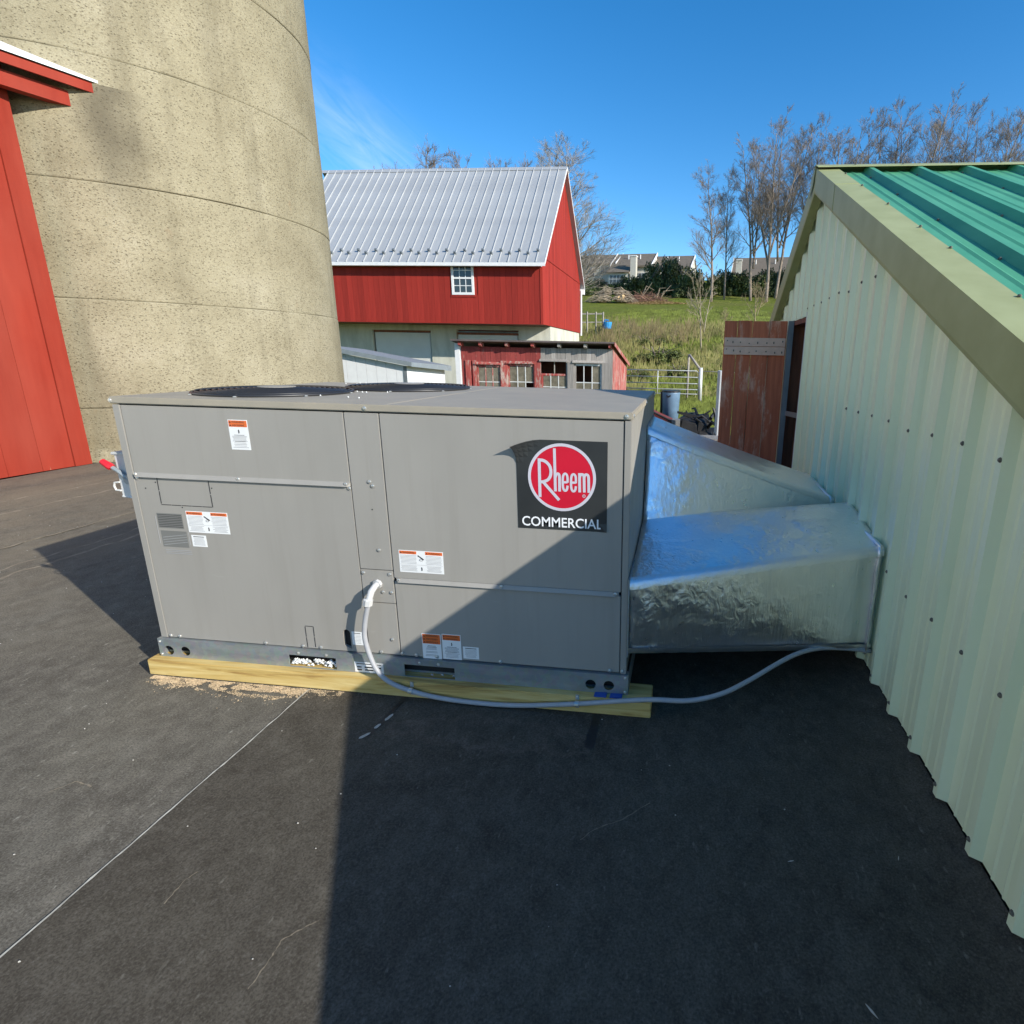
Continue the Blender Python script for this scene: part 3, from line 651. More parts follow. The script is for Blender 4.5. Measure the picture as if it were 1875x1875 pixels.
    hl = [[(1.9631, 1.1832), (1.9652, 1.0047)], smooth([(1.9652, 1.0631), (1.9692, 1.0749), (1.9753, 1.0791), (1.9813, 1.0755), (1.9829, 1.0639)])+[Vector((1.9828, 1.005))]]
    strokes(hl, .0115).build('logo_letter', 'sign_silver', sg)
    e1 = [(1.9961, 1.0444), (2.0164, 1.0454)]; e1b = [(2.0164, 1.044), (2.0161, 1.0653), (2.0126, 1.0773), (2.0063, 1.0809), (2.0002, 1.0763), (1.997, 1.0645), (1.9961, 1.0449), (1.9971, 1.0242), (2.0014, 1.0121), (2.0074, 1.0096), (2.0135, 1.0151), (2.0163, 1.0312)]
    for dx in (0, .0346):
        strokes([[(x+dx, z) for x, z in e1], smooth([(x+dx, z-.001*(dx > 0)) for x, z in e1b])], .0095).build('logo_letter', 'sign_silver', sg)
    ml = [[(2.0658, 1.0857), (2.0667, 1.0053)], smooth([(2.0663, 1.0675), (2.0699, 1.0779), (2.0759, 1.0806), (2.0824, 1.0775), (2.0848, 1.0672)])+[Vector((2.0858, 1.0057))], smooth([(2.0848, 1.0684), (2.0883, 1.0777), (2.0946, 1.0804), (2.1008, 1.0773), (2.1035, 1.0668)])+[Vector((2.1046, 1.0054))]]
    strokes(ml, .0112).build('logo_letter', 'sign_silver', sg)
    strokes([[(2.0843+.006*math.cos(a), .9902+.006*math.sin(a)) for a in [i*.45 for i in range(15)]]], .002).build('registered_mark', 'sign_silver', sg)
    put_text('lettering', 'R', 2.0818, .987, .0055, .0068, -.0011, 'sign_silver', sg)
    put_text('lettering', 'COMMERCIAL', 1.821, .8505, .341, .0425, -.0010, 'white', sg, .012)
    return T
HOLE = MB().tube([(0, 0, 0), (0, -.0006, 0)], .003, 8).mesh('screw_hole'); HOLE.materials.append(M['dark'])
UNIT = unit()

def lumber(y0, y1, lab, x0=-.046, x1=2.392):
    k = MB(); n = 24
    k.box(x0, x1, y0, y1, .006, ZB)
    o = k.build('lumber_skid', 'lumber', None, bevel=.004); return tag(o, lab, 'lumber', 'timber skids under the unit')
lumber(-.052, .088, 'yellow treated timber skid under the front of the grey unit')
lumber(1.36, 1.45, 'timber skid under the rear of the grey unit')

def conduit():
    pts = [(1.150, .004, .542), (1.146, -.020, .538), (1.140, -.045, .520), (1.132, -.058, .480), (1.125, -.06, .451), (1.105, -.06, .375), (1.096, -.06, .299), (1.112, -.062, .214), (1.146, -.066, .136), (1.203, -.068, .086), (1.296, -.068, .053), (1.419, -.068, .030), (1.599, -.068, .020), (1.802, -.068, .026), (2.065, -.068, .06), (2.245, -.068, .091), (2.399, -.068, .114), (2.552, -.06, .118), (2.692, -.02, .137), (2.815, .06, .161), (2.947, .16, .193), (3.058, .24, .212), (3.176, .32, .204), (3.309, .38, .181), (3.45, .42, .155)]
    T = thing('electrical_conduit', 'grey flexible conduit curving from the unit along the timber to the green wall', 'conduit', (1.6, -.068, 0))
    V = [Vector(p) for p in pts]; q = []
    for i in range(3, len(V)-1):
        p0, p1, p2, p3 = V[i-1], V[i], V[i+1], V[min(len(V)-1, i+2)]
        for s in range(6):
            t = s/6; q.append(.5*((2*p1)+(p2-p0)*t+(2*p0-5*p1+4*p2-p3)*t*t+(3*p1-p0-3*p2+p3)*t**3))
    q.append(V[-1]); k = MB(); k.tube(q, .0107, 12); k.build('hose', 'conduit', T, True)
    k = MB(); k.tube(V[:4]+[Vector((1.128, -.0595, .466))], [.0135, .0135, .0145, .0135, .0135], 12); k.build('elbow_fitting', 'fitting', T, True)
    k = MB(); k.tube([(1.1265, -.0598, .458), (1.1262, -.0598, .462), (1.1315, -.0585, .488), (1.132, -.058, .490)], [.013, .021, .021, .014], 8); k.tube([(1.149, .002, .541), (1.147, -.011, .539)], .021, 8); k.build('lock_nut', 'fitting', T)
    for x, z in ((1.296, .053), (2.065, .06)):
        k = MB(); k.tube([(x-.009, -.068, z), (x+.009, -.068, z)], .0130, 12); k.box(x-.008, x+.008, -.0545, -.0525, z+.012, z+.036); k.box(x-.008, x+.008, -.0545, -.0525, max(.008, z-.030), z-.012)
        st = k.build('pipe_strap', 'steel', T); inst('screw', SCREW, st, (x, -.0545, z+.026), scale=(.7, .7, .7))
conduit()

for i, (xa, lab) in enumerate(((2.135, 'blue plastic shim under the base rail, the one nearer the fans'), (2.205, 'blue plastic shim under the base rail, at the unit corner'))):
    k = MB(); k.hexa([(xa, -.045, ZB-.0005), (xa+.058, -.045, ZB-.0005), (xa+.058, -.012, ZB-.0005), (xa, -.012, ZB-.0005), (xa+.004, -.044, ZB+.006), (xa+.056, -.044, ZB+.007), (xa+.056, -.0125, ZB+.007), (xa+.004, -.0125, ZB+.006)])
    tag(k.build('plastic_shim', 'blue_shim', None, bevel=.002), lab, 'shim', 'blue shims')

def disconnect():
    T = thing('disconnect_switch', 'grey electrical disconnect box with a red handle on the side of the unit', 'switch box', (-.06, .12, .86))
    MB().box(-.105, -.006, .05, .19, .865, 1.075).build('box', 'switch', T, bevel=.004)
    MB().box(-.112, -.004, .042, .198, 1.068, 1.08).build('cover', 'switch', T, bevel=.003)
    k = MB(); k.tube([(-.045, .047, .955), (-.085, .038, .995), (-.118, .034, 1.018)], [.012, .009, .009], 8); k.tube([(-.045, .052, .955), (-.045, .036, .955)], .022, 14); k.build('lever', 'lever', T)
    k = MB(); k.tube([(-.108, .034, 1.010), (-.118, .033, 1.018), (-.148, .030, 1.040)], [.015, .017, .013], 8); k.build('handle_grip', 'red_plastic', T, bevel=.001)
    k = MB(); k.tube([(-.10, .046, .940), (-.122, .044, .937), (-.128, .044, .92), (-.122, .044, .902), (-.10, .046, .90)], .0045, 6); k.build('padlock_loop', 'switch', T)
    k = MB(); k.tube([(-.10, .05, .872), (-.05, .05, .868), (-.01, .05, .872)], .005, 6); k.build('bottom_flange', 'switch', T)
    # whip from the switch towards the silo, lying low
    k = MB(); k.tube([(-.09, .19, 1.0), (-.25, .9, .72), (-.9, 2.0, .28), (-2.2, 2.9, .05), (-4.0, 3.7, .022), (-5.3, 4.25, .03)], .011, 8); k.build('cable', 'white_dirty', T, True)
disconnect()

# ================================================================== FOIL WRAPPED DUCTS
def duct(name, lab, A, B, collar, seed, lean=(0, 0), tilt=.0, pw=1.0):
    """A, B: (y0, y1, z0, z1) at the unit side and at the wall; x from 2.276 to 3.45"""
    xa, xb = 2.279, 3.447
    T = thing(name, lab, 'duct', ((xa+xb)/2, (A[0]+A[1])/2, min(A[2], B[2])))
    def P(t, s, c):   # t along, s around the cross section: corners
        ty = t**pw; return [A[i]+(B[i]-A[i])*(ty if i < 2 else t) for i in range(4)]
    m = MB(); nx, ns = 44, 14
    ring = []
    for i in range(nx+1):
        t = i/nx; x = xa+(xb-xa)*t; y0, y1, z0, z1 = P(t, 0, 0); row = []
        sag = math.sin(math.pi*t)
        le = lean[0]+(lean[1]-lean[0])*t; cs = [(y0-le, z0), (y1+le*.3, z0), (y1, z1+tilt), (y0, z1)]
        for e in range(4):
            (ya, za), (yb, zb) = cs[e], cs[(e+1) % 4]
            for q in range(ns):
                s = q/ns; y = ya+(yb-ya)*s; z = za+(zb-za)*s
                nrm = [(0, -1), (1, 0), (0, 1), (-1, 0)][e]
                edge = math.sin(math.pi*s)
                bul = .012*edge*sag+.003*mnoise.noise(Vector((x*5+seed, y*6+e*7, z*6)))*min(1, 4*edge)+.0015*mnoise.noise(Vector((x*17+seed, y*19, z*19+e)))*min(1, 5*edge)
                rnd = .010*max(0, 1-min(s, 1-s)/.06)
                row.append((x, y+nrm[0]*(bul-rnd*.5), z+nrm[1]*(bul-rnd*.5)))
        ring.append(row)
    n = 4*ns
    for r in ring: m.v += r
    for i in range(nx):
        for j in range(n): m.f.append((i*n+j, i*n+(j+1) % n, (i+1)*n+(j+1) % n, (i+1)*n+j))
    m.f.append(tuple(range(n))[::-1]); m.f.append(tuple(nx*n+j for j in range(n)))
    m.build('duct_body', 'foil', T, True)
    # foil tape folded over the long edges
    cn = [(0, 2), (1, 2), (1, 3), (0, 3)]
    for ci, (yi, zi) in enumerate(cn):
        if (yi, zi) == (1, 3): continue
        k = MB(); rows = []
        sgy = -1 if yi == 0 else 1; sgz = -1 if zi == 2 else 1
        for i in range(nx+1):
            t = i/nx; x = xa+(xb-xa)*t; V = P(t, 0, 0); y, z = V[yi]+(sgy*(lean[0]+(lean[1]-lean[0])*t)*(1 if yi == 0 else .3) if zi == 2 else 0), V[zi]+(tilt if (yi, zi) == (1, 3) else 0); wv = .004*mnoise.noise(Vector((i*.6, ci*9+seed, 2))); a = .030+.006*mnoise.noise(Vector((i*.3, ci+seed, 8))); o_ = .0065
            rows.append([(x, y-sgy*a, z+sgz*(o_+.004)), (x, y-sgy*.006, z+sgz*(o_+wv*.5)), (x, y+sgy*(o_+wv*.5), z-sgz*.006), (x, y+sgy*(o_+.004), z-sgz*(a+wv))])
        for r in rows: k.v += r
        for i in range(nx):
            for j in range(3): k.f.append((i*4+j, i*4+j+1, (i+1)*4+j+1, (i+1)*4+j))
        o = k.build('foil_tape', 'tape', T, True)
    # wrapped collar where it meets the wall, flange at the unit
    y0, y1, z0, z1 = B; e = .016; k = MB()
    for (p0, p1) in (((y0-e, z1+e), (y1+e, z1+e)), ((y0-e, z0), (y0-e, z1+e)), ((y1+e, z0), (y1+e, z1+e)), ((y0-e, z0-e), (y1+e, z0-e))):
        pts = []
        for i in range(13):
            s = i/12; pts.append((xb-collar*.5+.006*mnoise.noise(Vector((i*.8, seed, p0[0]))), p0[0]+(p1[0]-p0[0])*s, p0[1]+(p1[1]-p0[1])*s+.005*mnoise.noise(Vector((i, seed, 4)))))
        k.tube(pts, .010, 8)
    k.build('wall_collar', 'tape', T, True)
    y0, y1, z0, z1 = A; k = MB()
    k.box(xa-.003, xa+.003, y0-.022, y0, z0-.01, z1+.02); k.box(xa-.003, xa+.003, y0, y1+.02, z1, z1+.02); k.box(xa-.003, xa+.003, y1, y1+.02, z0-.01, z1); k.build('unit_flange', 'galv', T)
    return T
duct('supply_duct', 'foil wrapped duct nearer the camera, low between the unit and the green wall', (.004, .768, .287, .620), (.425, 1.035, .165, .690), .05, 1, (0, 0), .075)
duct('return_duct', 'taller foil wrapped duct behind, sloping down from the unit to the wall', (.872, 1.40, .40, 1.165), (1.345, 2.07, .22, .690), .05, 23, (.26, .12), .02, 1.55)

# ================================================================== GREEN METAL BUILDING
GX = 3.46; TX = 3.36; RY = 2.50; RZ = 2.922; SN = .4356; SF = .52
def rake_z(y): return RZ-(RY-y)*SN if y <= RY else RZ-(y-RY)*SF
def green_building():
    T = thing('metal_building', 'pale green corrugated metal building with a teal ribbed roof beside the flat roof', 'building', (5.5, RY, 0))
    rib0, rs = .07, .235
    def prof(y):
        u = ((y-rib0)/rs) % 1.0; d = min(u, 1-u)*rs
        if d < .013: return .032
        if d < .031: return .032*(1-(d-.013)/.018)
        for c in (.37, .63):
            e = abs(u-c)*rs
            if e < .009: return .0045*(1-e/.009)
        return 0
    def brk(a, b):
        ys = set([a, b]); k = math.floor((a-rib0)/rs)-1
        while rib0+k*rs < b+rs:
            c = rib0+k*rs
            for o in (-.031, -.013, .013, .031, rs*.37-.009, rs*.37, rs*.37+.009, rs*.63-.009, rs*.63, rs*.63+.009):
                if a < c+o < b: ys.add(round(c+o, 5))
            k += 1
        ys.add(RY) if a < RY < b else None
        return sorted(ys)
    edges = [rib0+rs*k+.036 for k in (-13, -9, -5, -1, 3, 7, 11, 14, 18, 22, 26)]
    for i in range(len(edges)-1):
        a, b = edges[i], edges[i+1]+.02; zb = .055
        if abs(edges[i]-(rib0+rs*11+.036)) < .01: zb = 1.905; b = edges[i+1]
        ys = brk(a, b); m = MB(); off = .0018*(i % 2)
        for y in ys:
            x = GX-prof(y)-off; zt = rake_z(y)-.05
            m.v += [(x, y, zb), (x, y, zt), (x+.0012, y, zb), (x+.0012, y, zt)]
        for j in range(len(ys)-1):
            q = 4*j; m.f += [(q, q+4, q+5, q+1), (q+2, q+3, q+7, q+6), (q, q+2, q+6, q+4), (q+1, q+5, q+7, q+3)]
        n = 4*(len(ys)-1); m.f += [(0, 1, 3, 2), (n, n+2, n+3, n+1)]
        m.build('wall_sheet', 'gwall', T)
    # wall screws
    WS = screw_mesh(.0058, .006, 'rubber_washer')
    rows = [(.10, -9, 10, 0), (.618, -9, 9, 0), (1.277, -9, 6, 0), (1.965, 1, 12, 0)]
    for z, k0, k1, d in rows:
        for k in range(k0, k1):
            y = rib0+rs*k
            if 2.68 < y < 3.4 and z < 1.9: continue
            if z > rake_z(y)-.22: continue
            if .35 < y < 1.1 and z < .72 and z > .15: continue
            inst('screw', WS, T, (GX-.032, y+random.uniform(-.006, .006), z+random.uniform(-.012, .012)), (0, 0, -math.pi/2))
    # rake trim in lapped lengths
    def trim(y0, y1, lift, dz=.150):
        m = MB(); sec = []
        for y in (y0, y1):
            z = rake_z(y)+lift; x = TX-lift
            sec.append([(x, y, z), (x, y, z-dz), (x+.004, y, z-dz-.018), (x+.070, y, z-dz-.022), (x+.070, y, z-dz-.019), (x+.005, y, z-dz-.014), (x+.003, y, z-.003), (x+.150, y, z-.001), (x+.150, y, z+.002)])
        n = len(sec[0]); m.v += sec[0]+sec[1]; m.f += [tuple(range(n))[::-1], tuple(range(n, 2*n))]+[(i, (i+1) % n, n+(i+1) % n, n+i) for i in range(n)]
        m.build('rake_trim', 'gtrim', T)
    trim(1.84, RY-.002, .004); trim(.34, 1.87, .0015); trim(-1.25, .36, .004); trim(-3.15, -1.22, .0015)
    trim(RY+.002, 4.4, .0015); trim(4.36, 7.9, .004)
    for y in (2.33, 1.86, 1.55, 1.14, .86, .62, .33, .0, -.38, -.62, -1.0, -1.4): inst('screw', WS, T, (TX+.03, y, rake_z(y)-.170), (0, 0, -math.pi/2))
    for y in (2.2, 1.75, 1.2, .7, .35, -.2, -.7, -1.3): inst('screw', WS, T, (TX+.142, y, rake_z(y)+.007), (-math.pi/2+.1, 0, 0))
    # ribbed roof sheets (near slope built fully, far slope plain)
    def rp(x):
        u = ((x-3.725)/.33) % 1.0; d = min(u, 1-u)*.33
        if d < .016: return .038
        if d < .040: return .038*(1-(d-.016)/.024)
        for c in (.36, .64):
            e = abs(u-c)*.33
            if e < .016: return .006*(1-e/.016)
        return 0
    x = TX+.03; first = True; starts = [3.49, 3.775]+[3.775+.99*i for i in range(1, 8)]
    for i in range(len(starts)-1):
        a, b = starts[i], starts[i+1]+.012; xs = set([a, b]); k = int((a-3.725)/.33)-2
        while 3.725+k*.33 < b+.33:
            c = 3.725+.33*k
            for o in (-.04, -.016, .016, .04, .33*.36-.016, .33*.36, .33*.36+.016, .33*.64-.016, .33*.64, .33*.64+.016):
                if a < c+o < b: xs.add(round(c+o, 5))
            k += 1
        for side in (0, 1):
            m = MB(); off = -.022+.0016*(i % 2); xl = sorted(xs)
            for xx in xl:
                h = rp(xx)+off
                if side == 0: pts = [(-3.2, rake_z(-3.2)), (RY-.02, rake_z(RY-.02))]
                else: pts = [(RY+.02, rake_z(RY+.02)), (8.0, rake_z(8.0))]
                for yy, zz in pts: m.v += [(xx, yy, zz+h), (xx, yy, zz+h-.003)]
            for j in range(len(xl)-1):
                q = 4*j; m.f += [(q, q+4, q+6, q+2), (q+1, q+3, q+7, q+5), (q, q+1, q+5, q+4), (q+2, q+6, q+7, q+3)]
            n = 4*(len(xl)-1); m.f += [(0, 2, 3, 1), (n, n+1, n+3, n+2)]
            m.build('roof_sheet', 'teal', T)
    k_ = 0
    for i in range(8):
        for y in (-.35, .3, .95, 1.6, 2.2):
            xx = 3.725+.33*i-.055; inst('screw', WS, T, (xx, y+.08*((i*7) % 3), rake_z(y+.08*((i*7) % 3))-.02), (-math.pi/2+.4, 0, 0))
    # ridge cap with ragged closure
    m = MB(); m.extr([(TX-.01, RY-.10, RZ-.044+.03), (TX-.01, RY, RZ+.026), (TX-.01, RY+.10, RZ-.052+.028), (TX-.01, RY+.10, RZ-.055+.024), (TX-.01, RY, RZ+.022), (TX-.01, RY-.10, RZ-.048+.028)], (7.4, 0, 0)); m.build('ridge_cap', 'gtrim', T)
    for i in range(12): inst('screw', WS, T, (3.62+.33*i, RY-.06, RZ+.006), (-math.pi/2+.4, 0, 0))
    m = MB(); m.extr([(TX-.012, RY-.02, RZ+.012), (TX-.012, RY+.10, RZ-.035), (TX-.012, RY+.12, RZ-.17), (TX-.012, RY+.03, RZ-.11)], (.004, 0, 0)); m.build('ridge_end', 'gtrim', T)
    # closing walls, so that the room behind the doorway is dark
    m = MB(); m.box(3.50, 10.3, -2.95, -2.9, -.38, .45); m.box(3.50, 10.3, 6.3, 6.35, -.38, .88); m.extr([(10.3, -2.95, -.38), (10.3, 6.35, -.38), (10.3, 6.35, rake_z(6.35)-.1), (10.3, RY, RZ-.1), (10.3, -2.95, rake_z(-2.95)-.1)], (.05, 0, 0)); m.build('outer_wall', 'gwall', T)
    m = MB(); m.box(3.602, 10.3, -2.9, 6.3, -.38, -.02); m.build('floor_slab', 'foundation', T)
    # ---- doorway, frame and the open board door
    MB().box(GX-.036, GX+.004, 2.658, 2.674, .06, 1.93).build('door_jamb', 'white_dirty', T)
    MB().box(GX-.01, GX+.16, 3.372, 3.41, .0, 1.93).build('door_jamb', 'jamb_wood', T)
    MB().box(GX-.01, GX+.10, 2.676, 3.372, 1.86, 1.90).build('door_head', 'jamb_wood', T)
    MB().box(GX-.06, GX-.012, 3.318, 3.352, .01, 1.90).build('door_channel', 'frame_grey', T)
    for i in range(4): MB().box(GX+.20+.012*i, GX+.34, 3.42, 3.44, .0, 1.86).build('lining_board', 'jamb_wood', T) if i == 0 else None
    for i in range(5): MB().box(GX+.35+.24*i, GX+.58+.24*i, 3.40, 3.425, .0, 2.1).build('lining_board', 'jamb_wood', T)
    dr = MB().box(2.86, 3.40, 3.385, 3.405, .04, .18).build('door', 'jamb_wood', T); dr['label'] = 'open brown board door with a pale cleat'
    xs = [2.812, 2.935, 3.075, 3.235, 3.398]
    for i in range(4):
        m = MB(); m.box(xs[i]+.0025, xs[i+1]-.0025, 3.352+.003*(i % 2), 3.384, .02+.004*i, 1.897+.004*(i % 2)); m.build('plank', 'door_wood', dr, bevel=.003)
    for z0, z1 in ((1.588, 1.664), (1.668, 1.745)):
        m = MB(); m.box(2.818, 3.385, 3.330, 3.351, z0, z1); m.build('cleat', 'cleat', dr, bevel=.002)
    NB = MB().tube([(0, 0, 0), (0, -.004, 0)], .006, 6).mesh('nail'); NB.materials.append(M['rubber_washer'])
    for z in (1.626, 1.706):
        for x in (2.84, 2.90, 2.965, 3.055, 3.12, 3.22, 3.285, 3.35): inst('nail', NB, dr, (x+random.uniform(-.012, .012), 3.330, z+random.uniform(-.014, .014)), (0, 0, 0), (1, 1, random.uniform(.8, 2.0)))
    MB().beam((3.47, 2.70, 1.08), (3.44, 3.32, 1.05), .006, .045).build('door_strap', 'frame_grey', T)
green_building()

# ================================================================== SILO
def silo():
    cx, cy, Rr = -6.687, 6.878, 2.742
    T = thing('silo', 'tall weathered concrete silo with cast ring joints behind the unit', 'silo', (cx, cy, -.4))
    zs = [-.4, .73, 2.139, 3.548, 4.966, 6.38, 7.80, 9.2, 10.6, 12.0]; N = 180
    for i in range(len(zs)-1):
        z0, z1 = zs[i], zs[i+1]-.003; m = MB(); rr = Rr+.003*((i % 2)*2-1)
        L = [(z0, rr-.009), (z0+.008, rr), (z0+.022, rr+.0005), ((z0+z1)/2, rr+.001), (z1-.022, rr+.0005), (z1-.008, rr), (z1, rr-.009)]
        for z, r in L:
            for j in range(N):
                a = 2*math.pi*j/N; wob = .006*mnoise.noise(Vector((math.cos(a)*6, math.sin(a)*6, z*.7)))
                zz = z+(.012*mnoise.noise(Vector((math.cos(a)*4, math.sin(a)*4, z0))) if z in (z0, z0+.008) and i else 0)
                m.v.append((cx+(r+wob)*math.cos(a), cy+(r+wob)*math.sin(a), zz))
        for q in range(len(L)-1):
            for j in range(N): m.f.append((q*N+j, q*N+(j+1) % N, (q+1)*N+(j+1) % N, (q+1)*N+j))
        m.build('concrete_ring', 'silo', T, True)
    m = MB(); m.tube([(cx, cy, -.39), (cx, cy, 12)], Rr-.016, N); m.build('joint_core', 'silo_stain', T, True)
    # rougher footing at roof level
    m = MB(); n = 40
    for j in range(n+1):
        a = R(-80+60*j/n); r = Rr+.05+.02*mnoise.noise(Vector((j*.5, 0, 1)))
        for z, e in ((.004, .02), (.16+.03*mnoise.noise(Vector((j*.4, 5, 1))), .0), (.19, -.06)): m.v.append((cx+(r+e)*math.cos(a), cy+(r+e)*math.sin(a), z))
    for j in range(n):
        for q in range(2): m.f.append((j*3+q, j*3+3+q, j*3+4+q, j*3+1+q))
    m.build('footing', 'silo', T, True)
silo()

# ================================================================== NEAR RED BARN (left edge)
def near_barn():
    T = thing('red_barn', 'bright red board wall and eave of the barn at the left edge', 'barn', (-5.6, 2.6, 0))
    def X(y): return -5.512+(y-3.275)*.0606
    ys = [4.05-.345*(36-i) for i in range(37)]
    for i in range(len(ys)-1):
        a, b = ys[i]+.002, ys[i+1]-.002; m = MB(); z1 = 4.62
        m.hexa([(X(a), a, .012), (X(a)-.03, a, .012), (X(b)-.03, b, .012), (X(b), b, .012), (X(a), a, z1), (X(a)-.03, a, z1), (X(b)-.03, b, z1), (X(b), b, z1)]); m.build('wall_board', 'near_red' if ys[i] > 2.0 else 'cream_bounce_board', T)  # cream boards are unseen, added to bounce sun onto the green wall
    a, b = 4.055, 4.25; m = MB(); m.hexa([(X(a)+.012, a, .010), (X(a)-.03, a, .010), (X(b)-.03, b, .010), (X(b)+.012, b, .010), (X(a)+.012, a, 4.62), (X(a)-.03, a, 4.62), (X(b)-.03, b, 4.62), (X(b)+.012, b, 4.62)]); m.build('corner_board', 'near_red', T)
    MB().box(-12, -5.49, 4.20, 4.24, -.38, 4.5).build('end_wall', 'near_red', T); MB().box(-12, -6.35, -8.3, 4.19, -.38, 4.5).build('inner_wall', 'dark', T)
    # eave: fascia, soffit, plate beam and roof sheet
    d = Vector((-4.917+5.177, 4.821-4.037, 0)).normalized(); e1 = Vector((-4.90, 4.815, 0)); e0 = e1-d*5.2; nrm = Vector((d.y, -d.x, 0))
    m = MB(); m.extr([e0+Vector((0, 0, 4.545)), e1+Vector((0, 0, 4.545)), e1+Vector((0, 0, 4.655)), e0+Vector((0, 0, 4.655))], -nrm*.025); m.build('fascia', 'near_red', T)
    m = MB(); s0 = e0-nrm*.03; s1 = e1-nrm*.03; b0 = s0-nrm*2.4+Vector((0, 0, 1.1)); b1 = s1-nrm*2.4+Vector((0, 0, 1.1)); z = Vector((0, 0, 4.60))
    m.hexa([s0+z, s1+z, b1+z, b0+z, s0+z+Vector((0, 0, .02)), s1+z+Vector((0, 0, .02)), b1+z+Vector((0, 0, .02)), b0+z+Vector((0, 0, .02))]); m.build('soffit', 'near_red', T)
    m = MB(); q0 = e0+nrm*.03; q1 = e1+nrm*.03+d*.03; b0 = q0-nrm*2.5+Vector((0, 0, 1.12)); b1 = q1-nrm*2.5+Vector((0, 0, 1.12)); z = Vector((0, 0, 4.66))
    m.hexa([q0+z, q1+z, b1+z, b0+z, q0+z+Vector((0, 0, .03)), q1+z+Vector((0, 0, .03)), b1+z+Vector((0, 0, .03)), b0+z+Vector((0, 0, .03))]); m.build('roof_sheet', 'barn_white', T)
    m = MB(); f1 = Vector((-5.09, 4.635, 0)); f0 = f1-d*4.4
    m.extr([f0+Vector((0, 0, 4.35)), f1+Vector((0, 0, 4.35)), f1+Vector((0, 0, 4.51)), f0+Vector((0, 0, 4.51))], -nrm*.13); m.build('plate_beam', 'near_red', T)
near_barn()

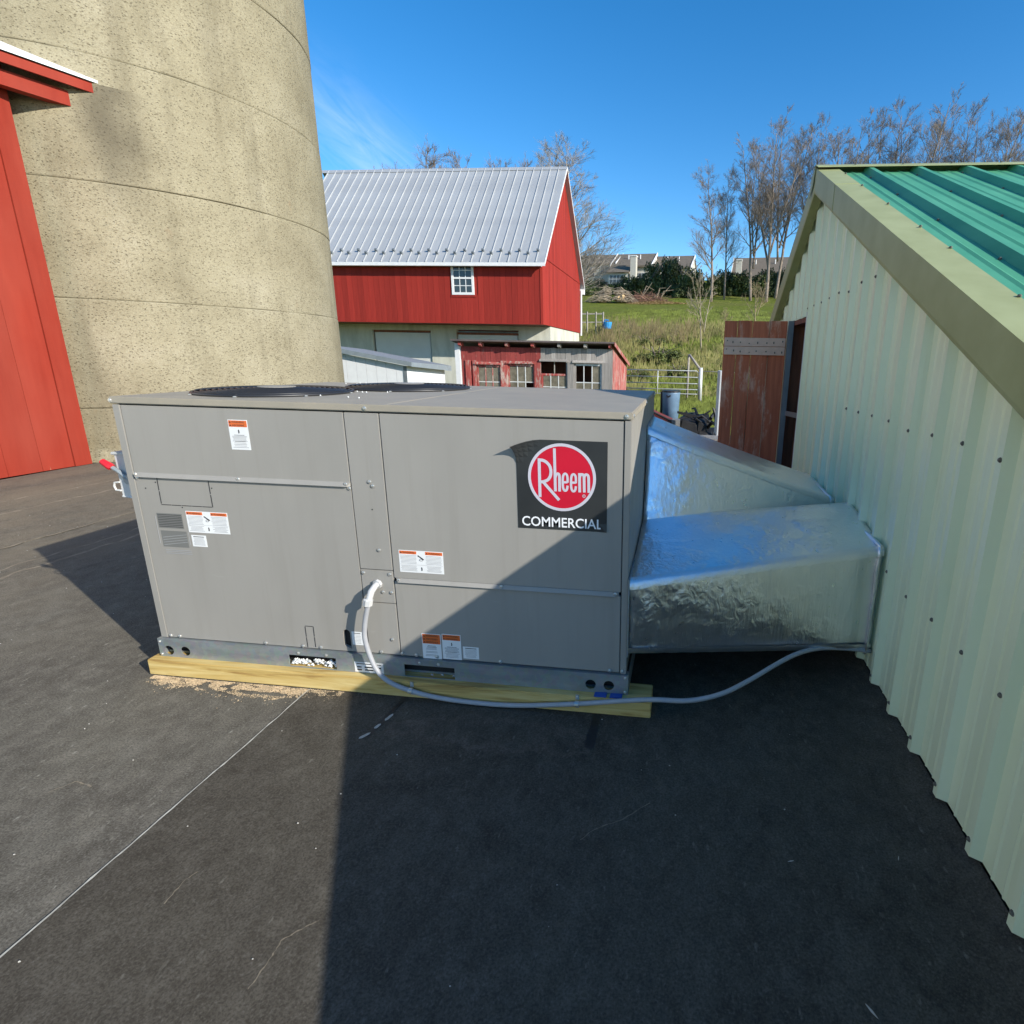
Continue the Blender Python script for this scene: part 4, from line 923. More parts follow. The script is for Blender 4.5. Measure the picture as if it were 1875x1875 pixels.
# ================================================================== FAR RED BARN
def far_barn():
    xr, yf, dep = -3.839, 22.0, 8.3; xl = -16.0; zb, ze = 2.845, 5.58; yr = yf+dep/2; zr = 10.08
    T = thing('bank_barn', 'red bank barn with a grey metal roof and white window behind the old shed', 'barn', (xl/2+xr/2, yr, -.4))
    sl = (zr-ze)/(yr-yf)
    # vertical boards, front
    wd = .25; n = int((xr-.11-xl)/wd); wx0, wx1, wz0, wz1 = -7.86, -6.86, 4.02, 5.38
    full = {}
    for i in range(n):
        x1 = xr-.11-i*wd; x0 = x1-wd+.006; y0 = yf+random.uniform(-.004, .004)
        segs = [(zb, ze)]
        if x1 > wx0 and x0 < wx1: segs = [(zb, wz0), (wz1, ze)]
        for a, b in segs:
            key = round(b-a, 3)
            if key not in full:
                me = MB().box(0, wd-.006, 0, .025, 0, b-a).mesh('wall_board'); me.materials.append(M['barn_red']); full[key] = me
            inst('wall_board', full[key], T, (x0, y0, a))
    MB().box(xl, xr, yf+.026, yf+.05, zb+.002, ze).build('wall_backing', 'barn_red', T)
    # gable boards
    n = int(dep/wd)
    for i in range(n):
        y0 = yf+.12+i*(dep-.12)/n; y1 = y0+(dep-.12)/n-.006
        zt = lambda y: ze+sl*min(y-yf, yf+dep-y)-.02
        m = MB(); zlow = zb; yy = [y0, y1] if not (y0 < yr < y1) else [y0, yr, y1]
        prof = [(xr, y, zlow) for y in (y0, y1)]+[(xr, y, zt(y)) for y in reversed(yy)]
        m.extr(prof, (-.025, 0, 0)); m.build('wall_board', 'barn_red', T)
    m = MB(); m.extr([(xr-.026, yf+.05, zb+.002), (xr-.026, yf+dep, zb+.002), (xr-.026, yf+dep, ze), (xr-.026, yr, zr-.05), (xr-.026, yf+.05, ze)], (-.03, 0, 0)); m.build('wall_backing', 'barn_red', T)
    MB().box(xl, xr-.06, yf+dep-.03, yf+dep, zb, ze).build('rear_wall', 'barn_red', T)
    MB().box(xr-.10, xr+.014, yf-.016, yf+.11, zb-.01, ze-.02).build('corner_board', 'barn_red', T)
    MB().box(xl, xr-.11, yf-.012, yf+.024, zb-.012, zb+.001).build('drip_board', 'barn_red', T)
    MB().beam((xr+.013, yf+.3, ze+.02), (xr+.013, yf+dep-.05, ze-.05), .02, .06).build('gable_band', 'barn_red', T)
    # roof sheets with standing seams
    ov = .35; pw = .40; nx = int((xr+.22-xl)/pw); ye = yf-ov; zz0 = ze-sl*ov+.06
    f = MB(); L = math.hypot(yr-ye, zr+.06-zz0)
    f.hexa([(0, 0, 0), (pw-.002, 0, 0), (pw-.002, yr-ye, zr+.06-zz0), (0, yr-ye, zr+.06-zz0), (0, -.012, .018), (pw-.002, -.012, .018), (pw-.002, yr-ye-.012, zr+.06-zz0+.018), (0, yr-ye-.012, zr+.06-zz0+.018)])
    fm = f.mesh('roof_sheet'); fm.materials.append(M['barn_roof'])
    s = MB(); h = .038; s.hexa([(-.02, -.012, .018), (.02, -.012, .018), (.02, yr-ye-.012, zr+.06-zz0+.018), (-.02, yr-ye-.012, zr+.06-zz0+.018), (-.012, -.012-h*.7, .018+h*.7), (.012, -.012-h*.7, .018+h*.7), (.012, yr-ye-.012-h*.7, zr+.06-zz0+.018+h*.7), (-.012, yr-ye-.012-h*.7, zr+.06-zz0+.018+h*.7)])
    sm = s.mesh('standing_seam'); sm.materials.append(M['barn_roof'])
    g = MB(); g.hexa([(-.05, -.02, .03), (.05, -.02, .03), (.05, .05, .10), (-.05, .05, .10), (-.05, -.10, .11), (.05, -.10, .11), (.05, -.06, .17), (-.05, -.06, .17)])
    gm = g.mesh('snow_guard'); gm.materials.append(M['frame_grey'])
    for i in range(nx):
        x = xr+.22-(i+1)*pw
        p = inst('roof_sheet', fm, T, (x, ye, zz0)); inst('standing_seam', sm, T, (x, ye, zz0))
        t = .07 if i % 2 else .095
        inst('snow_guard', gm, T, (x, ye+(yr-ye)*t, zz0+(zr+.06-zz0)*t))
    m = MB(); m.hexa([(xl, yr, zr-.0), (xr+.22, yr, zr-.0), (xr+.22, yf+dep+ov, zz0), (xl, yf+dep+ov, zz0), (xl, yr, zr+.07), (xr+.22, yr, zr+.07), (xr+.22, yf+dep+ov, zz0+.05), (xl, yf+dep+ov, zz0+.05)]); m.build('roof_slope', 'barn_roof', T)
    m = MB(); m.extr([(xl, yr-.16, zr-.05), (xl, yr, zr+.125), (xl, yr+.16, zr-.05), (xl, yr, zr+.09)], (xr+.22-xl, 0, 0)); m.build('ridge_cap', 'barn_roof', T)
    for sgn in (-1, 1):
        a = Vector((xr+.225, yr, zr+.03)); b = Vector((xr+.225, yr+sgn*(dep/2+ov), zz0-.01)); m = MB(); m.beam(a, b, .03, .17, (1, 0, 0)) if False else m.extr([a+Vector((0, 0, .07)), b+Vector((0, 0, .07)), b+Vector((0, 0, -.045)), a+Vector((0, 0, -.045))], (-.03, 0, 0)); m.build('rake_board', 'barn_white', T)
    MB().box(xl, xr+.22, ye-.03, ye-.005, zz0-.12, zz0+.015).build('gutter', 'barn_white', T); MB().box(xl, xr-.0, ye, yf-.01, zz0-.10, zz0-.08).build('soffit', 'barn_white', T)
    MB().box(xr-.02, xr+.22, yf+dep+.12, yf+dep+ov+.02, zz0-.30, zz0-.02).build('eave_return', 'barn_white', T)
    m = MB(); m.tube([(xr+.06, yf+dep+.05, zz0-.1), (xr+.06, yf+dep+.05, 2.7)], .055, 6); m.build('downspout', 'barn_white', T)
    # window, six over six
    W = MB(); W.box(wx0, wx0+.10, yf-.03, yf+.02, wz0, wz1); W.box(wx1-.10, wx1, yf-.03, yf+.02, wz0, wz1); W.box(wx0+.10, wx1-.10, yf-.03, yf+.02, wz1-.09, wz1); W.box(wx0+.10, wx1-.10, yf-.03, yf+.02, wz0, wz0+.10)
    W.box(wx0+.10, wx1-.10, yf-.026, yf+.02, (wz0+wz1)/2-.035, (wz0+wz1)/2+.035); wn = W.build('window', 'barn_white', T)
    zm = (wz0+wz1)/2
    for (a, b) in ((wz0+.10, zm-.035), (zm+.035, wz1-.09)):
        for i in range(3):
            for j in range(2):
                xw = (wx1-wx0-.20)/3; hw = (b-a)/2
                MB().box(wx0+.10+i*xw+.012, wx0+.10+(i+1)*xw-.012, yf, yf+.006, a+j*hw+.012, a+(j+1)*hw-.012).build('pane', 'glass', wn)
        k = MB()
        for i in (1, 2): k.box(wx0+.10+i*xw-.014, wx0+.10+i*xw+.014, yf-.012, yf-.001, a, b)
        k.box(wx0+.10, wx1-.10, yf-.010, yf-.0005, (a+b)/2-.014, (a+b)/2+.014); k.build('muntin', 'barn_white', wn)
    MB().box(wx0-.06, wx1+.06, yf-.02, yf-.001, wz0-.10, wz0-.002).build('window_sill', 'barn_red', T)
    k = MB(); k.box(-13.55, -13.35, yf-.03, yf+.02, 4.0, 5.40); k.build('window_frame', 'barn_white', T)
    # forebay: concrete lower wall set back under the overhang
    y2 = 23.47
    MB().box(-9.66, -8.42, y2, y2+.3, -.4, zb-.015).build('foundation_wall', 'foundation', T); MB().box(-16, -12.57, y2, y2+.3, -.4, zb-.015).build('foundation_wall', 'foundation', T); MB().box(-5.4, xr-.05, y2, y2+.3, -.4, zb-.015).build('foundation_wall', 'foundation', T)
    MB().box(-12.57, -9.66, y2+.01, y2+.3, 2.57, zb-.015).build('door_head', 'foundation', T); MB().box(-8.42, -5.4, y2+.01, y2+.3, 2.63, zb-.015).build('door_head', 'foundation', T)
    MB().box(xr-.35, xr-.05, y2+.3, yf+dep, -.4, zb-.015).build('foundation_wall', 'foundation', T)
    MB().box(xl, xr-.36, yf+dep-.3, yf+dep-.02, -.4, zb-.015).build('foundation_wall', 'foundation', T)
    MB().box(xl, xr-.04, y2, y2+.06, zb-.0145, zb-.004).build('sill_plate', 'barn_red', T)
    MB().box(xl, xr-.02, yf+.06, y2, zb-.008, zb+.001).build('overhang_soffit', 'jamb_wood', T)
    for x0, x1, zt in ((-12.5, -9.72, 2.46), (-8.36, -5.46, 2.40)):
        d = MB().box(x0, x1, y2+.10, y2+.12, -.4, zt).build('garage_door', 'whitedoor', T)
        for i in range(5): MB().box(x0+.02, x1-.02, y2+.075, y2+.0995, -.38+i*.565, -.38+i*.565+.55).build('door_panel', 'whitedoor', d)
        MB().box(x0-.02, x1+.02, y2+.06, y2+.2, zt+.01, zt+.11).build('door_lintel', 'jamb_wood', T)
    
far_barn()

# ================================================================== SMALL SHEDS
def white_shed():
    T = thing('white_shed', 'small white metal lean-to with a grey roof edge beside the silo', 'shed', (-6.5, 14, -.4))
    x0, x1, y0, y1 = -8.2, -5.50, 13.0, 15.5; sl = (1.30-1.636)/2.07
    zt = lambda x: 1.46+(x+7.31)*sl*.98
    n = 9
    for i in range(n):
        a = x0+(x1-x0)*i/n; b = x0+(x1-x0)*(i+1)/n-.01; m = MB()
        m.extr([(a, y0, -.4), (b, y0, -.4), (b, y0, zt(b)), (a, y0, zt(a))], (0, .02, 0)); m.build('wall_sheet', 'white_metal', T)
    MB().box(x1-.01, x1+.01, y0+.021, y1, -.4, zt(x1)).build('side_wall', 'white_metal', T)
    MB().box(x1-.075, x1+.02, y0-.02, y0-.001, -.4, zt(x1)-.01).build('corner_trim', 'frame_grey', T)
    m = MB(); xe = x1+.25
    m.hexa([(x0, y0-.15, zt(x0)+.03), (xe, y0-.15, zt(xe)+.03), (xe, y1, zt(xe)-.15), (x0, y1, zt(x0)-.15), (x0, y0-.15, zt(x0)+.15), (xe, y0-.15, zt(xe)+.15), (xe, y1, zt(xe)+.02), (x0, y1, zt(x0)+.02)]); m.build('roof', 'grey_roof_edge', T)
white_shed()

def old_shed():
    xl, xr, yf, yb = -5.52, -.10, 17.0, 21.4; zt, zbk = 1.80, 1.14
    T = thing('old_shed', 'low old wooden shed half red half bare grey with a row of windows', 'shed', ((xl+xr)/2, 19, -.4))
    wins = [(-4.96, -4.09, 1.19), (-3.82, -2.87, 1.24), (-2.62, -1.69, 1.34), (-1.45, -.48, 1.31)]; wz0 = .02
    bw = .18; x = xl
    while x < xr-.02:
        b = min(x+bw, xr); mat = 'shed_red' if x < -2.75 else 'shed_grey'
        segs = [(-.4, zt)]
        for a, c, z in wins:
            lo, hi = max(a, x), min(c, b)
            if hi-lo > .02:
                if hi-lo > (b-x)*.55: segs = [(-.4, wz0), (z, zt)]
        for z0, z1 in segs:
            m = MB(); m.box(x+.003, b-.003, yf+random.uniform(-.004, .004), yf+.025, z0, z1+random.uniform(-.01, 0)); m.build('wall_board', mat, T)
        x += bw
    MB().box(xl, xr-.03, yf+.03, yf+.05, -.4, wz0).build('wall_backing', 'dark', T)
    # side wall towards us
    n = 20
    for i in range(n):
        y0 = yf+.03+(yb-yf-.03)*i/n; y1 = yf+.03+(yb-yf-.03)*(i+1)/n-.008; f = lambda y: zt+(zbk-zt)*(y-yf)/(yb-yf)
        m = MB(); m.extr([(xr, y0, -.4), (xr, y1, -.4), (xr, y1, f(y1)+.1), (xr, y0, f(y0)+.1)], (-.025, 0, 0)); m.build('wall_board', 'shed_trim_red', T)
    MB().box(xl, xl+.03, yf+.03, yb, -.4, zt-.3).build('side_wall', 'dark', T); MB().box(xl, xr-.03, yb-.03, yb, -.4, zbk).build('rear_wall', 'dark', T)
    # roof
    m = MB(); a0, a1 = xl-.22, xr+.10; m.hexa([(a0, yf-.35, zt+.17), (a1, yf-.35, zt+.17), (a1, yb+.1, zbk+.10), (a0, yb+.1, zbk+.10), (a0, yf-.35, zt+.225), (a1, yf-.35, zt+.225), (a1, yb+.1, zbk+.155), (a0, yb+.1, zbk+.155)]); m.build('roof', 'shed_roof', T)
    MB().beam((a1+.012, yf-.36, zt+.15), (a1+.012, yb+.1, zbk+.08), .02, .13).build('rake_board', 'shed_trim_red', T)
    for i, x in enumerate((-5.46, -4.72, -3.78, -2.86, -1.93, -1.02, -.17)):
        m = MB(); m.extr([(x-.05, yf-.27, zt+.15), (x-.05, yf-.27, zt+.04), (x-.05, yf-.18, zt-.005), (x-.05, yf-.001, zt-.005), (x-.05, yf-.001, zt+.13)], (.10, 0, 0)); m.build('rafter_tail', 'shed_trim_red' if x < -2.5 or i == 6 else 'shed_grey', T)
    # posts between the windows
    for x0, x1, mt in ((-5.36, -5.18, 'shed_trim_red'), (-5.10, -4.975, 'shed_trim_red'), (-4.08, -3.83, 'shed_trim_red'), (-2.86, -2.63, 'shed_trim_red'), (-1.68, -1.46, 'shed_grey'), (-.47, -.13, 'shed_grey')):
        MB().box(x0, x1, yf-.05, yf-.006, -.4, 1.33).build('post', mt, T)
    MB().box(xl-.20, xl-.02, yf-.06, yf+.0, -.4, zt+.1).build('corner_board', 'barn_white', T)
    for i, (a, b, z) in enumerate(wins):
        mt = 'shed_trim_red' if i < 2 else 'post'; tr = 'shed_trim_red' if i < 3 else 'white_dirty'
        half = i == 2; top = z-.02 if not half else .93
        k = MB(); k.box(a, a+.05, yf+.0, yf+.04, wz0, top); k.box(b-.05, b, yf+.0, yf+.04, wz0, top); k.box(a+.05, b-.05, yf+.0, yf+.04, top-.07, top); k.box(a+.05, b-.05, yf, yf+.04, wz0, wz0+.06); wn = k.build('window', tr, T)
        # awning board over the opening
        m = MB(); m.hexa([(a-.05, yf-.10, z+.0), (b+.02, yf-.10, z+.0), (b+.02, yf-.002, z+.06), (a-.05, yf-.002, z+.06), (a-.05, yf-.10, z+.03), (b+.02, yf-.10, z+.03), (b+.02, yf-.002, z+.09), (a-.05, yf-.002, z+.09)]); m.build('window_hood', tr if i < 2 else 'shed_grey', T)
        if half: MB().box((a+b)/2-.015, (a+b)/2+.015, yf+.01, yf+.03, top, z).build('mullion', 'post', T)
        xw = (b-a-.10)/3; hw = (top-.07-wz0-.06)/2
        for ii in range(3):
            for jj in range(2):
                missing = (i, ii, jj) in ((1, 2, 0), (3, 0, 1), (3, 1, 1))
                if missing: continue
                MB().box(a+.05+ii*xw+.01, a+.05+(ii+1)*xw-.01, yf+.018, yf+.022, wz0+.06+jj*hw+.01, wz0+.06+(jj+1)*hw-.01).build('pane', 'dusty_glass', wn)
        k = MB()
        for ii in (1, 2): k.box(a+.05+ii*xw-.016, a+.05+ii*xw+.016, yf+.006, yf+.0175, wz0+.06, top-.07)
        k.build('muntin', 'shed_trim_red' if i == 0 else 'white_dirty', wn)
        MB().box(a+.05, b-.05, yf+.0065, yf+.017, wz0+.06+hw-.016, wz0+.06+hw+.016).build('muntin', 'white_dirty', wn)
    MB().box(xl+.05, xr-.05, yf+1.2, yf+1.22, -.4, 1.4).build('inner_partition', 'jamb_wood', T)
old_shed()

# ================================================================== GATE, FENCES
def gate():
    T = thing('field_gate', 'white tubular field gate between the old shed and its post', 'gate', (1.4, 23, -.4))
    x0, x1, y = -.35, 3.0, 23.0; gz = -.02
    zs = [.0, .20, .46, .74, 1.02]
    for z in zs:
        MB().tube([(x0, y, gz+z), (x1-.12, y, gz+z), (x1, y, gz+z-(.12 if z == 1.02 else 0))], .024, 6).build('rail', 'gate', T, True)
    for x in (x0, 1.15, x1): MB().tube([(x, y-.02, gz-.02), (x, y-.02, gz+1.0)], .024, 6).build('upright', 'gate', T, True)
gate()
k = MB(); k.tube([(3.08, 23.0, -.4), (3.06, 23.0, 1.15)], .085, 8); tag(k.build('gate_post', 'gate', None, True), 'pale round post at the end of the field gate', 'post')
k = MB(); k.tube([(3.05, 23.1, 1.05), (2.52, 23.6, 1.70)], .06, 7); tag(k.build('fence_brace', 'post', None, True), 'slanting grey brace pole leaning on the gate post', 'pole')
k = MB(); k.tube([(2.50, 23.7, -.4), (2.50, 23.7, 1.72)], .05, 7); tag(k.build('fence_post', 'post', None, True), 'thin grey fence post behind the top of the slanting brace', 'post')
k = MB(); k.tube([(3.1, 23.0, 1.0), (5.5, 23.4, .93)], .022, 6); tag(k.build('fence_rail', 'post', None, True), 'thin fence rail running right from the gate post', 'rail')
def pen():
    T = thing('paddock_fence', 'short paddock fence of pale posts right behind the red barn', 'fence', (-4.0, 36, ground_z(-4, 36)))
    for x in (-4.9, -4.45, -3.85, -3.36): 
        g = ground_z(x, 36); MB().tube([(x, 36, g-.1), (x, 36, 4.45)], .055, 6).build('fence_post', 'post', T)
    MB().beam((-5.2, 36, 4.30), (-3.3, 36, 4.34), .04, .09).build('rail', 'post', T); MB().beam((-5.2, 36, 3.75), (-3.3, 36, 3.80), .03, .07).build('rail', 'post', T)
pen()
T = thing('blue_tub', 'small bright blue tub in the grass beside the paddock fence', 'tub', (-3.0, 35.6, ground_z(-3, 35.6)))
g = 3.36
k = MB(); k.tube([(-3.0, 35.6, g), (-3.0, 35.6, g+.42)], [.24, .30], 12); k.build('body', 'tub_blue', T); k = MB(); k.tube([(-3.2, 35.55, g+.42), (-3.15, 35.5, g+.56), (-2.9, 35.5, g+.52)], .05, 6); k.build('handle', 'tub_blue', T)

# ================================================================== THINGS BEHIND THE DUCTS
def junk():
    T = thing('trash_can', 'blue grey trash can standing on the grass behind the unit', 'trash can', (2.08, 12.2, -.4))
    k = MB(); k.tube([(2.08, 12.2, -.4), (2.08, 12.2, .66), (2.08, 12.2, .70)], [.19, .235, .24], 16); k.build('can', 'bin_blue', T, True)
    k = MB(); k.tube([(2.08, 12.2, .69), (2.08, 12.2, .735)], .245, 16); k.build('rim', 'black_plastic', T)
    k = MB(); k.tube([(1.98, 11.98, .62), (2.02, 11.94, .58), (2.08, 11.93, .62)], .02, 6); k.tube([(1.84, 12.15, -.2), (1.84, 12.15, .7)], .03, 6); k.build('handle', 'black_plastic', T)
    T = thing('garden_cart', 'dark red garden cart in front of the trash can', 'cart', (1.9, 11.2, -.4))
    k = MB(); k.hexa([(1.45, 10.9, .0), (2.15, 10.9, -.05), (2.15, 11.6, -.05), (1.45, 11.6, .0), (1.35, 10.8, .42), (2.28, 10.8, .02), (2.28, 11.7, .02), (1.35, 11.7, .42)]); k.build('tray', 'cart_red', T, bevel=.01)
    k = MB(); k.tube([(1.4, 10.85, .43), (2.28, 10.8, .05)], .025, 6); k.build('tray_rim', 'scrap', T)
    for x in (1.55, 2.1): MB().tube([(x, 10.86, -.25), (x, 10.94, -.25)], .15, 14).build('wheel', 'scrap', T)
    MB().tube([(2.15, 11.0, .0), (2.45, 11.0, .12), (2.47, 11.0, -.38)], .022, 6).build('handle', 'cart_red', T)
    T = MB().box(2.17, 2.36, 10.4, 10.75, -.4, .17).build('concrete_block', 'block_grey', None, bevel=.01); tag(T, 'grey concrete block standing between the cart and the black scrap', 'block')
    T = thing('scrap_heap', 'heap of black machine scrap with jagged arms in front of the grass', 'scrap', (2.8, 11.0, -.4))
    rn = random.Random(5)
    for i in range(11):
        x = rn.uniform(2.45, 3.15); y = rn.uniform(10.7, 11.6); s = rn.uniform(.16, .3); h = rn.uniform(.25, .62)
        k = MB(); k.hexa([(x-s, y-s, -.4), (x+s, y-s, -.4), (x+s*.9, y+s, -.4), (x-s, y+s, -.4), (x-s*.7, y-s*.8, -.4+h), (x+s*.5, y-s*.7, -.4+h*.8), (x+s*.6, y+s*.6, -.4+h*1.1), (x-s*.6, y+s*.8, -.4+h)]); k.build('scrap_block', 'scrap', T, bevel=.03)
    for i in range(16):
        a = rn.uniform(0, 6.28); x, y = rn.uniform(2.5, 3.1), rn.uniform(10.8, 11.4); L = rn.uniform(.25, .55); z = rn.uniform(-.05, .2)
        k = MB(); k.tube([(x, y, z), (x+L*.5*math.cos(a), y+.2*math.sin(a), z+L*.3), (x+L*math.cos(a), y+.3*math.sin(a), z+L*rn.uniform(-.1, .7))], [.045, .03, .018], 6); k.build('scrap_bar', 'scrap', T)
    k = MB(); k.hexa([(2.28, 10.9, .28), (2.95, 10.95, .08), (2.95, 11.0, .08), (2.28, 10.95, .28), (2.28, 10.9, .33), (2.95, 10.95, .2), (2.95, 11.0, .2), (2.28, 10.95, .33)]); k.build('scrap_blade', 'scrap', T)
    k = MB(); k.tube([(3.1, 10.6, .46), (3.17, 10.6, .28), (3.22, 10.6, .0), (3.2, 10.6, -.35)], [.02, .05, .04, .04], 6); k.build('scrap_blade', 'scrap', T)
    k = MB(); k.tube([(2.98, 10.5, -.27), (3.02, 10.44, -.27)], .12, 14); k.build('wheel', 'block_grey', T)
    k = MB(); k.box(3.12, 3.20, 9.0, 9.9, .0, 1.31); T = k.build('standing_board', 'white_dirty', None, bevel=.005); tag(T, 'white board standing on edge behind the open board door', 'board')
    for i, (y, lab) in enumerate(((8.55, 'grey deck board on the roof edge, nearest the duct'), (8.85, 'grey deck board on the roof edge, farther from the duct'))):
        k = MB(); k.hexa([(1.6, y, .004), (3.3, y-.1, .004), (3.3, y+.12, .004), (1.6, y+.22, .004), (1.6, y, .044), (3.3, y-.1, .044), (3.3, y+.12, .044), (1.6, y+.22, .044)]); tag(k.build('deck_board', 'deck', None, bevel=.004), lab, 'board', 'boards on the roof edge')
junk()

# ================================================================== TREES
def gen_tree(seed, H, lean=.0, spread=.38, first=.28, n1=20, tw=.020, asc=.9, trunk_r=None, mat='bark', clear=0, fork=False, dens=1.0):
    rn = random.Random(seed); trunk = MB(); crown = MB(); tr = trunk_r or H*.013
    def wander(p, d, L, n, r0, r1, upw, jit):
        pts = [p.copy()]; rad = [r0]; d = d.normalized()
        for i in range(n):
            d = (d+Vector((rn.uniform(-jit, jit), rn.uniform(-jit, jit), rn.uniform(-jit, jit)*.6+upw))).normalized()
            p = p+d*(L/n); pts.append(p.copy()); rad.append(r0+(r1-r0)*(i+1)/n)
        return pts, rad
    def at(pts, rad, t):
        f = t*(len(pts)-1); i = min(int(f), len(pts)-2); u = f-i
        return pts[i].lerp(pts[i+1], u), rad[i]+(rad[i+1]-rad[i])*u, (pts[i+1]-pts[i]).normalized()
    def side(d, ang):
        a = rn.uniform(0, 6.283); ref = Vector((0, 0, 1)) if abs(d.z) < .9 else Vector((1, 0, 0)); s1 = d.cross(ref).normalized(); s2 = d.cross(s1)
        return (d*math.cos(ang)+(s1*math.cos(a)+s2*math.sin(a))*math.sin(ang)).normalized()
    stems = [(Vector((0, 0, -.3)), Vector((lean, 0, 1)), H, tr)]
    if fork: stems = [(Vector((0, 0, -.3)), Vector((lean-.05, .02, 1)), H, tr), (Vector((.1, 0, H*.22)), Vector((lean+.22, .1, 1)), H*.74, tr*.7), (Vector((0, 0, H*.30)), Vector((lean-.25, -.1, 1)), H*.62, tr*.6)]
    for si, (p, d, L, r) in enumerate(stems):
        pts, rad = wander(p, d, L, 12, r, r*.12, .03, .05); trunk.tube(pts, rad, 7)
        nb = int(n1*L/H)
        for b in range(nb):
            t = first+(1-first)*((b+rn.random())/nb)**.9 if si == 0 else .15+.85*(b+rn.random())/nb
            q, rr, dd = at(pts, rad, min(.985, t)); LL = H*spread*(1-t*.70)*rn.uniform(.6, 1.1)*(.8 if si else 1)
            p1, r1 = wander(q, side(dd, rn.uniform(.55, .95)), LL, 5, rr*.55, tw*.7, .10*asc, .13); crown.tube(p1, r1, 5, False)
            for c in range(max(3, int(8*dens*LL/(H*spread)+2))):
                t2 = rn.uniform(.18, 1); q2, rr2, dd2 = at(p1, r1, t2*.98); L2 = LL*.55*(1.15-t2*.6)*rn.uniform(.6, 1.1)
                p2, r2_ = wander(q2, side(dd2, rn.uniform(.4, .8)), L2, 4, max(tw*.7, rr2*.5), tw*.45, .10*asc, .16); crown.tube(p2, r2_, 4, False)
                for e in range(int(6*dens)):
                    t3 = rn.uniform(.15, 1); q3, rr3, dd3 = at(p2, r2_, t3*.98); L3 = L2*.5*rn.uniform(.6, 1.2)
                    p3, r3 = wander(q3, side(dd3, rn.uniform(.35, .75)), L3, 3, tw*.55, tw*.3, .09*asc, .16); crown.tube(p3, r3, 3, False)
                    for f in range(2):
                        q4, _, dd4 = at(p3, r3, rn.uniform(.3, .95)); p4, r4 = wander(q4, side(dd4, rn.uniform(.3, .7)), L3*.55, 2, tw*.38, tw*.22, .08*asc, .12); crown.tube(p4, r4, 3, False)
    zm = max(v[2] for v in crown.v)/H
    for B_ in (trunk, crown): B_.v = [(x, y, z/zm) for x, y, z in B_.v]
    a = trunk.mesh('trunk', smooth=True); a.materials.append(M[mat]); b = crown.mesh('crown'); b.materials.append(M[mat]); return a, b
PROT = {}
def tree(kind, x, y, ztop, lab, rz=0, group=None, base=None, name='bare_tree', sx=1.0):
    g = ground_z(x, y) if base is None else base
    if kind not in PROT:
        PROT[kind] = {'poplar': lambda: (gen_tree(3, 24, .02, .36, .22, 30, .018, .8, .24, dens=1.8), 24), 'poplar_b': lambda: (gen_tree(11, 24, -.03, .36, .28, 24, .018, .9, .25, fork=True, dens=1.7), 24),
                      'poplar_c': lambda: (gen_tree(29, 24, .05, .38, .33, 24, .018, .85, .25, 'bark', fork=True, dens=1.6), 24), 'oak': lambda: (gen_tree(5, 16, 0, .50, .25, 30, .017, .4, .26, dens=1.7), 16),
                      'syc': lambda: (gen_tree(8, 16, 0, .40, .10, 60, .012, .7, .20, 'bark_pale', dens=1.9), 16), 'small': lambda: (gen_tree(17, 6, 0, .42, .3, 12, .012, .6, .06, 'sapling', fork=True, dens=.6), 6),
                      'bushy': lambda: (gen_tree(21, 5, 0, .55, .05, 14, .014, .9, .07, 'twig_tan', fork=True, dens=.7), 5)}[kind]()
    (tm, cm), H = PROT[kind]; s = (ztop-g)/H
    T = thing(name, lab, 'tree', (x, y, g), group); T.rotation_euler.z = rz; T.scale = (s*sx, s*sx, s)
    for nm, me in (('trunk', tm), ('crown', cm)):
        o = bpy.data.objects.new(nm, me); COL.objects.link(o); o.parent = T
    return T
def PX(px, py, Y):
    d = fw+r2*((px-CX)/FPX)-u2*((py-CY)/FPX); return CAM+d*((Y-CAM.y)/d.y)
GR = 'row of tall bare trees on the hill'
tl = [('poplar', 1317, 285, 84, 0, 'bare tree at the left end of the tall row on the hill', 1.15), ('poplar', 1341, 300, 88, 2.2, 'slender bare tree second from the left in the tall row', .8), ('poplar_b', 1396, 250, 86, .8, 'forked bare tree third from the left in the tall row', 1.0),
      ('poplar_c', 1430, 210, 84, 2.0, 'tall forked bare tree beside the far gable edge of the green building', 1.05), ('poplar_b', 1448, 203, 90, 3.6, 'leaning bare tree rising just left of the green ridge end', .95)]
for kd, px, py, Y, rz, lab, sx in tl:
    P = PX(px, py, Y); tree(kd, P.x, Y, P.z, lab, rz, GR, sx=sx)
rn = random.Random(2)
for i, (px, py) in enumerate(((1505, 203), (1556, 200), (1612, 207), (1651, 176), (1693, 180), (1747, 188), (1787, 181), (1827, 181), (1866, 180))):
    Y = 86+rn.uniform(-4, 5); P = PX(px, py, Y); tree(('poplar_c', 'poplar_b', 'poplar')[i % 3], P.x, Y, P.z, '%s bare tree top from the left above the teal roof ridge' % ('first', 'second', 'third', 'fourth', 'fifth', 'sixth', 'seventh', 'eighth', 'ninth')[i], rn.uniform(0, 6), GR, sx=rn.uniform(.85, 1.15))
P = PX(1052, 256, 46); tree('syc', P.x-.4, 46, P.z, 'pale bushy bare tree at the right end of the red barn', 1.0, sx=1.45)
